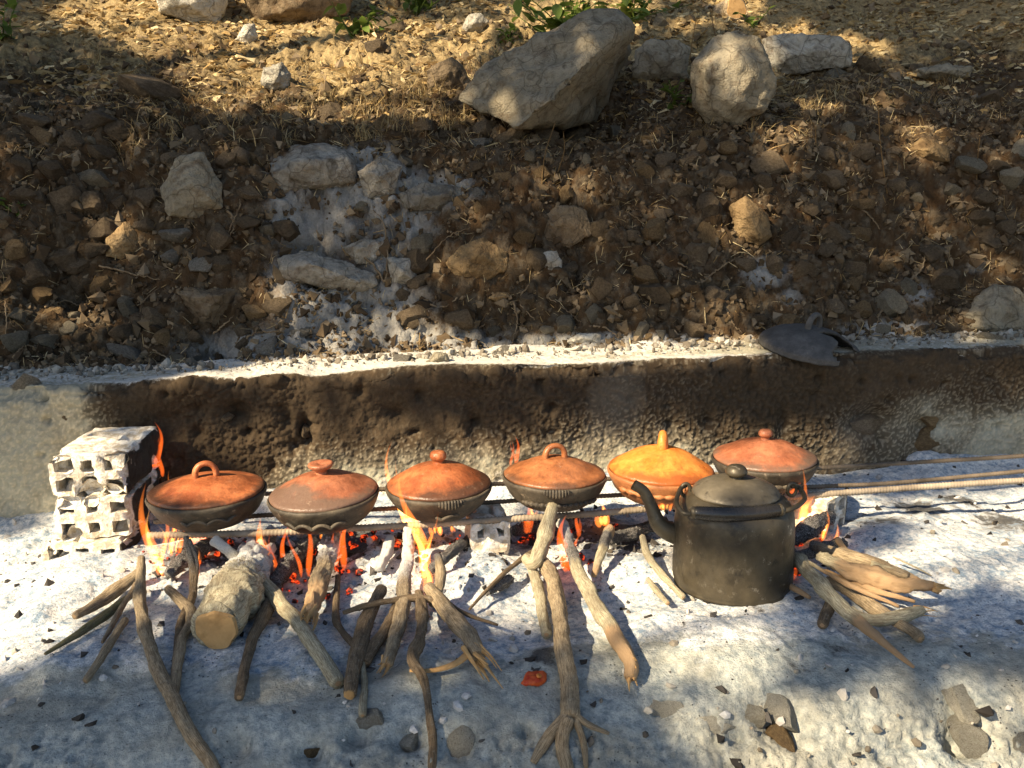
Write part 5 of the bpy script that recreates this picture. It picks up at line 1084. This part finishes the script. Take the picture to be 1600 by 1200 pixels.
stick("curved stub standing by the flame in the middle", "bark", [([(683, 868, .085), (690, 895, .07), (684, 925, .05), (676, 945, .04)], [18, 26, 24, 22], [.6, .1, 0])], 15)
stick("thin twig poking right from the frayed branch", "bark_d", [([(690, 935, .04), (725, 958, .03), (778, 977, .02)], [12, 10, 6])], 16)
stick("thin dark twig leaning on the ash-caked brick", "bark_d", [([(838, 858, .05), (800, 885, .04), (765, 918, .03), (733, 952, .016)], [16, 12, 9, 6], [.3, 0])], 17)
stick("upright pale branch leaning over the front bar before the loop-handled tagine", "bark_l", [([(871, 762, .165), (862, 800, .13), (850, 845, .085), (836, 880, .06), (822, 872, .05)], [22, 28, 32, 36, 28], [0, 0, .1, .2])], 18)
stick("thick central branch ending in spread roots at the bottom", "bark", [([(838, 868, .05), (862, 900, .045), (873, 950, .036), (878, 1000, .028), (888, 1060, .022), (893, 1125, .018)], [26, 36, 38, 38, 40, 46], [.4, 0, 0, 0]), ([(890, 1115, .02), (866, 1140, .016), (848, 1165, .014), (832, 1192, .012)], [30, 24, 24, 18]), ([(890, 1122, .02), (878, 1160, .014), (890, 1215, .012)], [34, 28, 26]), ([(897, 1118, .02), (920, 1132, .018), (952, 1146, .016)], [18, 14, 7]), ([(898, 1122, .02), (912, 1160, .014), (916, 1200, .012)], [18, 14, 10])], 19)
stick("short rough stick beside the thick central branch", "bark_l", [([(824, 868, .05), (838, 910, .035), (848, 955, .024), (853, 992, .018)], [22, 26, 26, 26], [.2, 0], Z0, [.5, .2, 0])], 20)
o, pl = stick("long pale stick with a knobbly barkless end right of centre", "bark_l", [([(878, 815, .09), (892, 860, .07), (910, 905, .05), (938, 955, .034), (966, 1000, .026), (986, 1036, .024), (985, 1060, .022)], [24, 30, 32, 36, 38, 40, 30], [.8, .75, .1, 0, 0, 0], [0, 0, 0, 0, 0, .75, 1], [.8, .1, 0, 0])], 21); splinters(o, pl[0][0][-1], [-.1, -1, -.3], 7, .035, 21, r=.006)
stick("short pale stick with a dark band left of the kettle spout", "bark_l", [([(952, 825, .06), (940, 858, .045), (928, 900, .03)], [26, 24, 14], [0, .9, .1, 0], [.6, .2, .6])], 22)
stick("shade-darkened charred log lying behind the front bar by the kettle spout", "bark_d", [([(1040, 815, .03), (990, 832, .03), (950, 842, .03)], [28, 30, 28], [.6, .6])], 23, name="log")  # char values also darken this log for its shade behind the bar
stick("small ash-pale stick reaching to the foot of the kettle", "bark_l", [([(1004, 838, .05), (1014, 872, .035), (1035, 898, .024), (1068, 934, .014)], [14, 18, 16, 14], Z0, Z0, [.3, .2, 0])], 24)
stick("short ash-pale twig half buried left of the kettle", "bark_l", [([(1012, 905, .02), (1026, 922, .018), (1044, 942, .014)], [12, 14, 12], Z0, [.4, .4], [.4, 0])], 25)
o, pl = stick("long forked stick with a split pointed end right of the kettle", "bark_l", [([(1222, 852, .05), (1255, 885, .048), (1292, 925, .042), (1330, 962, .036), (1378, 1002, .034), (1428, 1042, .034)], [30, 36, 36, 34, 24, 8], [.9, .55, 0, 0, 0, 0], [0, 0, 0, .1, .85, 1]), ([(1325, 955, .036), (1358, 970, .03), (1400, 966, .03), (1440, 952, .03)], [28, 28, 30, 26])], 26)  # char at the kettle end paints in the kettle's shadow
splinters(o, pl[1][0][-1], [1, -.35, -.1], 3, .05, 26, r=.003)
o, pl = stick("thick peeled orange-pink branch on top of the right woodpile", "bark_l", [([(1278, 868, .075), (1310, 884, .075), (1360, 900, .07), (1410, 912, .062), (1462, 916, .055)], [22, 36, 42, 34, 20], [.5, 0, 0, 0, 0], [.1, .55, .62, .7, .6])], 27, gnarl=.34, bk=.12); splinters(o, pl[0][0][-1], [1, .1, -.15], 4, .03, 27, r=.005)
stick("grey bark-covered stick behind the peeled branch of the right woodpile", "bark", [([(1268, 850, .06), (1320, 868, .06), (1370, 882, .055), (1420, 902, .05)], [24, 30, 30, 22], [.6, 0, 0])], 28)  # dark near end: kettle's shadow put into the char values
stick("dull brown stick under the peeled branch", "bark", [([(1290, 905, .035), (1330, 925, .03), (1372, 952, .024), (1425, 985, .018), (1438, 998, .016)], [24, 30, 32, 28, 26], [.5, 0, 0, 0])], 29)
stick("small pale stub sticking up at the back of the right woodpile", "bark_l", [([(1308, 842, .05), (1322, 860, .045), (1340, 868, .04)], [12, 14, 16], Z0, [.8, .8])], 30)
stick("tiny orange splinter at the right foot of the kettle", "bark_l", [([(1230, 912, .014), (1246, 922, .014), (1266, 934, .012)], [12, 14, 9], Z0, [.9, .9])], 31)
stick("short dark stub under the forked stick", "bark_d", [([(1302, 938, .03), (1292, 958, .016), (1284, 976, .012)], [26, 28, 24])], 32)
stick("thin loose twig on the sunlit ash behind the right woodpile", "bark_l", [([(1395, 870, .03), (1430, 886, .02), (1456, 900, .012)], [3, 4, 3])], 33)
stick("rough bark-covered stick fanning left beside the brick stack", "bark", [([(222, 893, .03), (180, 922, .026), (148, 946, .02), (116, 964, .016)], [22, 32, 26, 18], [.4, 0, 0])], 34)
stick("long greenish mossy twig fanning out farthest left", "bark_m", [([(212, 925, .026), (160, 965, .018), (120, 992, .012), (70, 1022, .01)], [14, 20, 18, 8])], 35)
stick("thin straight twig between the mossy twig and the crooked branch", "bark", [([(214, 910, .035), (190, 950, .024), (160, 1004, .012)], [12, 14, 8])], 36)
stick("stubby stick lying lowest in the left fan of twigs", "bark", [([(196, 968, .022), (166, 1015, .014), (133, 1064, .012)], [18, 22, 16])], 37)
for k, (lb, pts, wd, ch, ay, s) in enumerate([
    ("charred log smouldering under the leftmost tagine", [(262, 900, .025), (300, 868, .03), (345, 842, .03)], [34, 40, 36], [.9, .9], [.2, .5], 41),
    ("black charred log right of the pale stick under the scorched tagine", [(425, 912, .025), (452, 882, .035), (485, 842, .04)], [40, 44, 36], [1, .9], [.1, .55], 42),
    ("ash-crusted charred chunk behind the big log", [(395, 870, .03), (412, 848, .03), (425, 830, .03)], [36, 40, 30], [.8, .8], [.4, .6], 43),
    ("charred stick pointing into the flames of the middle", [(735, 838, .03), (700, 868, .035), (672, 890, .03)], [20, 26, 24], [1, .8], [0, .3], 44),
    ("shade-darkened charred log under the loop-handled tagine", [(800, 830, .03), (850, 822, .035), (905, 815, .03)], [26, 30, 26], [.9, .9], [.1, .3], 45),  # char here also holds the log's shade under the bar
    ("black charred log burning right behind the kettle", [(1235, 842, .04), (1270, 822, .05), (1300, 806, .05)], [36, 40, 30], [1, 1], [0, .2], 46),
    ("scorched stick between the kettle and the right woodpile", [(1240, 872, .03), (1280, 858, .035), (1322, 850, .03)], [30, 30, 24], [1, .7], [0, 0], 47),
    ("ashy chunk of burnt wood left of the charred branch", [(590, 890, .025), (604, 866, .03), (612, 840, .035)], [26, 28, 20], [.5, .5], [.9, .95], 48),
    ("burnt crumbling stick lying below the ash-caked brick", [(800, 905, .018), (780, 915, .018), (762, 925, .016)], [22, 26, 16], [.8, .8], [.3, .3], 49)]):
    stick(lb, "bark_d", [(pts, wd, ch, Z0, ay)], s, gnarl=.3, name="charred_wood")

for k, (lb, pts, wd, pe, s) in enumerate([
    ("split pale splint lying along the front of the peeled branch", [(1288, 892, .05), (1350, 918, .05), (1430, 940, .045)], [10, 18, 8], [.6, .9, .9], 51),
    ("narrow pale splint crossing over the forked stick", [(1262, 878, .06), (1330, 915, .055), (1405, 948, .04)], [8, 13, 7], [.3, .8, .8], 52),
    ("ragged bark strip at the back right of the woodpile", [(1360, 880, .06), (1415, 898, .05), (1468, 926, .03)], [12, 20, 8], [.1, .5, .7], 53)]):
    stick(lb, "bark_l", [(pts, wd, Z0, pe)], s, gnarl=.3, bk=.1)
# tomato piece on the ash
c = on_z(836, 1060, .012); V, F = lathe(smooth_profile([(.001, -.004), (.017, -.002), (.021, .004), (.017, .008), (.008, .0088), (.001, .0084)], 18), 26, .3, 5)
o = link("tomato_slice", mesh_np("tomato_slice", V * [.95, .66, .9] * (1 + .18 * vn(V[:, :1] * 120, V[:, 1:2] * 120, s=2)), F, True), MT["red"], None, c, (R_(18), R_(6), .4)); tag(o, "bright red piece of tomato lying on the ash by the central branch", "tomato slice")
V, F = lathe(smooth_profile([(.001, .0), (.005, .001), (.0045, .003), (.001, .004)], 8), 10, .1, 6); link("seed_core", mesh_np("seed_core", V + [.003, -.004, .006], F, True), MT["clay_c"], o)
p = hit(833, 403); V, F = lathe(smooth_profile([(.001, -.004), (.012, 0), (.009, .006), (.001, .009)], 12), 14, .5, 8); o = link("red_scrap", mesh_np("red_scrap", V, F, False), MT["red"], None, p); tag(o, "small red scrap caught in the soil beside the hollow-faced pale stone", "scrap")

# ------------------------------------------------------------------ stones bedded in the wall and in the hearth edge
for (px, py, w_, h_, s, mt) in ((1352, 664, 60, 38, 81, "rock_brown"), (1402, 640, 34, 24, 89, "rock_brown"), (1448, 688, 58, 40, 82, "rock_gold"), (1450, 655, 36, 18, 83, "rock_gold"), (110, 655, 38, 46, 84, "rock_brown"), (478, 672, 14, 24, 85, "rock_brown"), (355, 652, 18, 16, 87, "rock_brown"), (40, 815, 26, 18, 88, "rock_brown")):
    c = on_y(px, py, .03); k = float((c - CAM) @ FWD) / FPX * .5
    ol = link("stone", STONES[mt][s % 5], None, wall, c, (.1 * (s % 3 - 1), .18 * (s % 5 - 2), .1 * (s % 4 - 1.5)), (w_ * k * 1.4, .034, h_ * k * 1.45))
for (px, py, w_, h_, s, mt) in ((1505, 1098, 104, 62, 91, "mortar_stone"), (1512, 1150, 44, 60, 92, "mortar_stone"), (1222, 1118, 70, 52, 93, "mortar_stone"), (1160, 1118, 60, 40, 94, "mortar_stone"), (1062, 1116, 56, 34, 95, "mortar_stone"), (1218, 1152, 26, 48, 96, "rock_gold"), (722, 1152, 54, 50, 97, "mortar_stone"), (640, 1160, 58, 34, 98, "mortar_stone"), (568, 1128, 72, 46, 99, "mortar_stone"), (486, 1178, 40, 18, 100, "rock_gold"), (1120, 1140, 66, 36, 90, "mortar_stone"), (1010, 1108, 44, 30, 89, "mortar_stone"), (1350, 1108, 26, 24, 88, "mortar_stone"), (1590, 1160, 40, 30, 87, "mortar_stone")):
    c = hit(px, py); k = float((c - CAM) @ FWD) / FPX * .5
    link("stone", STONES[mt][s % 5], None, fl, c + np.array(ray(px, py)) * .025, (R_(40) + .1 * (s % 3), .25 * (s % 4 - 1.5), .5 * (s % 5)), (w_ * k * 1.45, h_ * k * 1.45, .036))

# ------------------------------------------------------------------ roots, stalks
def px_curve(pts, out=.012): return [hit(a, b) - ray(a, b) * out for a, b in pts]
ROOTS = [[(560, 395), (585, 415), (601, 440), (605, 400), (598, 345), (583, 328)], [(655, 420), (672, 400), (700, 370), (735, 355)], [(802, 470), (808, 500), (800, 540)], [(855, 465), (880, 480), (900, 498), (925, 515)], [(920, 510), (945, 512), (968, 528)], [(355, 330), (368, 345), (358, 372)], [(372, 300), (375, 320), (362, 350), (356, 366)], [(205, 402), (225, 398), (233, 388)], [(155, 415), (185, 422), (215, 430), (250, 437)], [(215, 478), (230, 465), (250, 448)], [(385, 530), (400, 520), (440, 518)], [(333, 522), (350, 508), (366, 492)], [(120, 500), (145, 515), (156, 530)], [(1395, 545), (1405, 520), (1402, 490)], [(1240, 505), (1255, 490), (1248, 470)], [(1135, 483), (1145, 505), (1160, 520)], [(745, 515), (765, 505), (767, 525)], [(660, 470), (690, 480), (715, 465)], [(600, 510), (640, 495), (680, 478)], [(1420, 440), (1440, 420), (1445, 400)], [(1395, 470), (1375, 490), (1370, 510)], [(980, 330), (1000, 345), (1010, 360)], [(1025, 320), (1032, 338), (1027, 348)], [(1340, 322), (1360, 338), (1375, 358)], [(1480, 320), (1500, 315), (1540, 325)], [(1060, 410), (1085, 425), (1110, 430)], [(1100, 440), (1130, 415), (1160, 400)], [(20, 560), (40, 540), (60, 545)], [(225, 540), (245, 550), (262, 560)], [(70, 480), (100, 470), (125, 478)], [(8, 470), (10, 510), (6, 545)], [(830, 440), (812, 470), (835, 500)]]
gr = np.random.default_rng(12)
for i, r in enumerate(ROOTS):
    P = catmull(np.array(px_curve(r)), 26); P[1:-1] += gr.normal(size=(24, 3)) * .0015; V, F, _, _ = tube(P, np.linspace(.0032, .0014, 26) * (.7 + .7 * gr.random()), 6)
    o = link("root", mesh_np("root", V, F, True), MT["rootm"]); tag(o, "thin bare root or twig trailing from the soil face", "root", "thin roots trailing from the bank")
for i, (b, t_) in enumerate([((1526, 310), (1531, 215)), ((1445, 190), (1432, 235)), ((1388, 300), (1372, 165)), ((845, 300), (868, 190)), ((868, 270), (880, 205)), ((1120, 58), (1123, -10)), ((1205, 100), (1208, 40)), ((1076, 105), (1090, 20)), ((1562, 85), (1568, 62)), ((568, 100), (560, 55)), ((300, 260), (312, 225)), ((1275, 230), (1262, 180))]):
    p = hit(*b); k = float((p - CAM) @ FWD); q = CAM + ray(*t_) * k; P = catmull(np.array([p - [0, 0, .02], (p + q) / 2 + gr.normal(size=3) * .012, q]), 20); V, F, _, _ = tube(P, np.linspace(.0028, .0011, 20), 6)
    o = link("dry_stalk", mesh_np("dry_stalk", V, F, True), MT["straw"]); tag(o, "thin dry stalk standing up from the bank", "stalk", "dry stalks on the bank")
# sawn log lying at the very top
p = hit(1150, 28); d = np.array([.25, -1, .1]); d /= np.linalg.norm(d); P = [p + np.array([0, 0, .05]) - d * .5, p + np.array([0, 0, .05]) - d * .2, p + np.array([0, 0, .05])]
o = link("log", stick_mesh([(P, [.07, .07, .07], Z0, Z0, Z0)], 77), MT["bark"]); tag(o, "sawn log showing its orange end up-slope among the leaves", "log"); add_cut(o, P, .066, 5)

# ------------------------------------------------------------------ green plants on the slope
def leaf_one(L, W):
    t = np.linspace(0, 1, 6); w_ = W * np.sin(t * np.pi) ** .8; V = []
    for i, a in enumerate(t): V += [(-w_[i], a * L, .12 * L * a - .35 * L * a * a + .18 * w_[i]), (0, a * L, .12 * L * a - .35 * L * a * a), (w_[i], a * L, .12 * L * a - .35 * L * a * a + .18 * w_[i])]
    return mesh_np("leaf", np.array(V), grid_faces(6, 3), True)
LEAF = leaf_one(1, .24); LEAF.materials.append(MT["green"])
def plant(px, py, n, hgt, leaf, spread, label, s):
    g = np.random.default_rng(s); b = hit(px, py); root = empty("leafy_weed", b); tag(root, label, "plant", "green weeds on the slope"); parts = []
    for i in range(max(3, n // 7)):
        top = np.array([g.normal() * spread, g.normal() * spread * .5, hgt * (.5 + .6 * g.random())]); C = catmull(np.array([(g.normal() * .02, g.normal() * .02, -.02), top * .5 + g.normal(size=3) * .01, top]), 10); parts.append(tube(C, np.linspace(.004, .0015, 10), 5)[:2])
        for q in range(7):
            p = C[2 + q]; link("leaf", LEAF, None, root, p, (g.normal() * .5 + .2, g.normal() * .4, g.random() * 6.28), (leaf * (.6 + .7 * g.random()),) * 3)
    V, F = merge(parts); link("stem", mesh_np("stem", V, F, True), MT["green"], root)
plant(895, 58, 140, .24, .085, .24, "bright green leafy weed behind the largest boulder", 1)
plant(985, 34, 70, .20, .07, .18, "green weed right behind the top of the largest boulder", 2)
plant(655, 20, 56, .22, .08, .20, "green weed at the top edge left of the white sunlit stone", 3)
plant(548, 58, 49, .14, .06, .12, "dark green weed beside the dark shaded block", 4)
plant(1058, 168, 28, .12, .045, .06, "dark green weed growing between the blocky rock and the rounded boulder", 5)
plant(792, 62, 14, .07, .05, .05, "small yellow-green weed on the left slope of the largest boulder", 6)
plant(12, 60, 35, .16, .07, .14, "dark leafy weed at the top left corner", 7)
plant(1175, 40, 14, .09, .05, .06, "small green weed below the sawn log", 8)
plant(28, 330, 14, .05, .035, .04, "tiny green weed at the left end of the bank", 9)

# ------------------------------------------------------------------ fire
def flame_mesh(h_, w_, s, bend=.4):
    g = np.random.default_rng(s); parts = []
    for q in range(2 + int(g.integers(2))):
        hh = h_ * (1 if q == 0 else .55 + .3 * g.random()); off = 0 if q == 0 else (g.random() - .5) * w_ * 1.4
        t = np.linspace(0, 1, 34); ph = g.random() * 6; P = np.stack([off + hh * bend * .30 * np.sin(t * 4.6 + ph) * t - hh * bend * .3 * np.sin(ph) * t, hh * .12 * np.sin(t * 5 + ph * 2) * t, hh * t], 1)
        r = w_ * .5 * (1 if q == 0 else .7) * (np.sin(np.clip(t, .02, 1) ** .55 * np.pi) ** 1.0 * (1 - .35 * t) + .03); r[-1] = .0004
        V, F, _, _ = tube(P, r, 10, True, .5); parts.append((V, F))
    V, F = merge(parts); return mesh_np("flame", V, F, True)
FL = [(252, 902, .085, .018, "flame", "tall narrow flame at the foot of the crooked left branch"), (268, 868, .06, .014, "flame", "flame between the brick stack and the front bar"), (298, 850, .075, .018, "flame", "flame crossing the front bar below the leftmost tagine"), (305, 905, .035, .012, "flame", "little flame at the top of the crooked stub"),
      (243, 745, .06, .020, "flame_r", "dim flame licking up beside the brick stack behind the leftmost tagine"), (322, 868, .05, .028, "flame_r", "red flame between the thin forked twig and the big log"), (415, 895, .055, .018, "flame", "flame on the right side of the pale straight stick"), (445, 893, .055, .012, "flame_r", "curling thin flame left of the ash-white log"), (482, 900, .06, .014, "flame_r", "flame along the left side of the ash-white log"), (538, 890, .06, .016, "flame_r", "flame along the right side of the ash-white log"), (505, 842, .03, .010, "flame", "tiny flame at the bar under the scorched tagine"),
      (640, 855, .105, .022, "flame", "largest flame rising in front of the ball-knobbed tagine"), (662, 905, .10, .022, "flame", "bright forked flame below the ball-knobbed tagine"), (688, 836, .028, .016, "flame", "small yellow flame right of the largest flame"), (706, 832, .018, .008, "flame", "smallest flame right of the small yellow flame"), (672, 925, .05, .014, "flame", "low flame at the curved stub"),
      (822, 832, .04, .020, "flame_r", "flame behind the upright pale branch"), (834, 815, .03, .010, "flame", "small flame on the bar left of the upright branch"), (884, 892, .055, .022, "flame_r", "red flame between the central branch and the long pale stick"), (905, 838, .035, .012, "flame_r", "flame right of the top of the long pale stick"), (945, 822, .035, .020, "flame", "flame above the short banded stick"), (1036, 798, .022, .012, "flame", "small flame just left of the kettle body"),
      (1243, 845, .075, .012, "flame", "thin tall flame at the right side of the kettle"), (1262, 832, .05, .024, "flame", "broad flame on the charred log behind the kettle"), (1285, 845, .04, .012, "flame", "flame leaning over the right woodpile"), (1304, 852, .028, .009, "flame", "small flame at the pale stub of the right woodpile"), (1236, 905, .03, .010, "flame_r", "dim red flame at the dark right side of the kettle"), (1240, 772, .04, .022, "flame_r", "flame under the half-hidden tagine right of the kettle"), (806, 728, .045, .012, "flame_r", "faint red flame rising behind the loop-handled tagine")]
for i, (px, py, h_, w_, mt, lb) in enumerate(FL):
    c = on_z(px, py, .02) if py > 800 else on_z(px, py, .12); c[2] = max(c[2], 0.012)
    fo = link("flame", flame_mesh(h_ * (2.5 if h_ > .05 else 2.0), w_ * 2.1, 700 + i), MT[mt], None, c, (0, 0, .3 * (i % 3 - 1))); tag(fo, lb, "flame", "flames of the cooking fire")
    if mt == "flame": link("flame_core", flame_mesh(h_ * 1.8, w_ * 1.15, 700 + i), MT["flame_core"], fo, (0, 0, .004))
ge = np.random.default_rng(31); EP = []
for (px, py, r, n) in ((320, 885, .035, 60), (300, 870, .04, 60), (400, 895, .04, 50), (470, 905, .04, 70), (440, 880, .04, 40), (560, 850, .07, 90), (535, 900, .03, 40), (885, 885, .028, 60), (825, 825, .04, 50), (860, 840, .05, 40), (690, 850, .05, 40), (640, 880, .03, 40), (905, 830, .04, 40), (1250, 850, .05, 60), (1232, 900, .02, 25), (350, 860, .05, 40), (520, 935, .03, 25)):
    c = on_z(px, py, .01)
    for _ in range(n // 6): x_, y_ = c[0] + ge.normal() * r, c[1] + ge.normal() * r * .6; EP.append((x_, y_, float(floor_h(x_, y_)) + .012 * ge.random()))
EP = np.array(EP); tag(scatter_lumps("glowing_embers", EP, .004 + .008 * ge.random(len(EP)) ** 2, MT["ember"], 71), "glowing red embers under the pots")

# ------------------------------------------------------------------ thin smoke
ms = M("thin_smoke"); pv = ms.n("ShaderNodeVolumePrincipled"); pv.inputs["Color"].default_value = (.80, .84, .90, 1); pv.inputs["Density"].default_value = .42; pv.inputs["Anisotropy"].default_value = .3; ms.l(pv.outputs[0], ms.out.inputs["Volume"])
for i, (p0, p1, r, lb) in enumerate([((855, 770, .20), (905, 640, .42), .075, "thin blue smoke rising behind the loop-handled tagine"), ((1255, 820, .08), (1275, 745, .30), .055, "thin smoke drifting up at the right side of the kettle")]):
    a_, b_ = on_z(*p0[:2], p0[2]), on_z(*p1[:2], p0[2]); b_ = np.array([b_[0], a_[1] + .10, p1[2]]); P = catmull(np.array([a_, a_ * .6 + b_ * .4 + [.03, .02, 0], b_ + [-.02, 0, 0], b_ + [.05, .02, .12]]), 30)
    t = np.linspace(0, 1, 30); V, F, _, _ = tube(P, r * (.25 + .9 * t) * np.clip((1 - t) * 3, .02, 1) * (1 + .25 * np.sin(t * 14)), 16)
    tag(link("smoke", mesh_np("smoke", V, F, True), ms.m), lb, "smoke", "thin smoke over the fire")
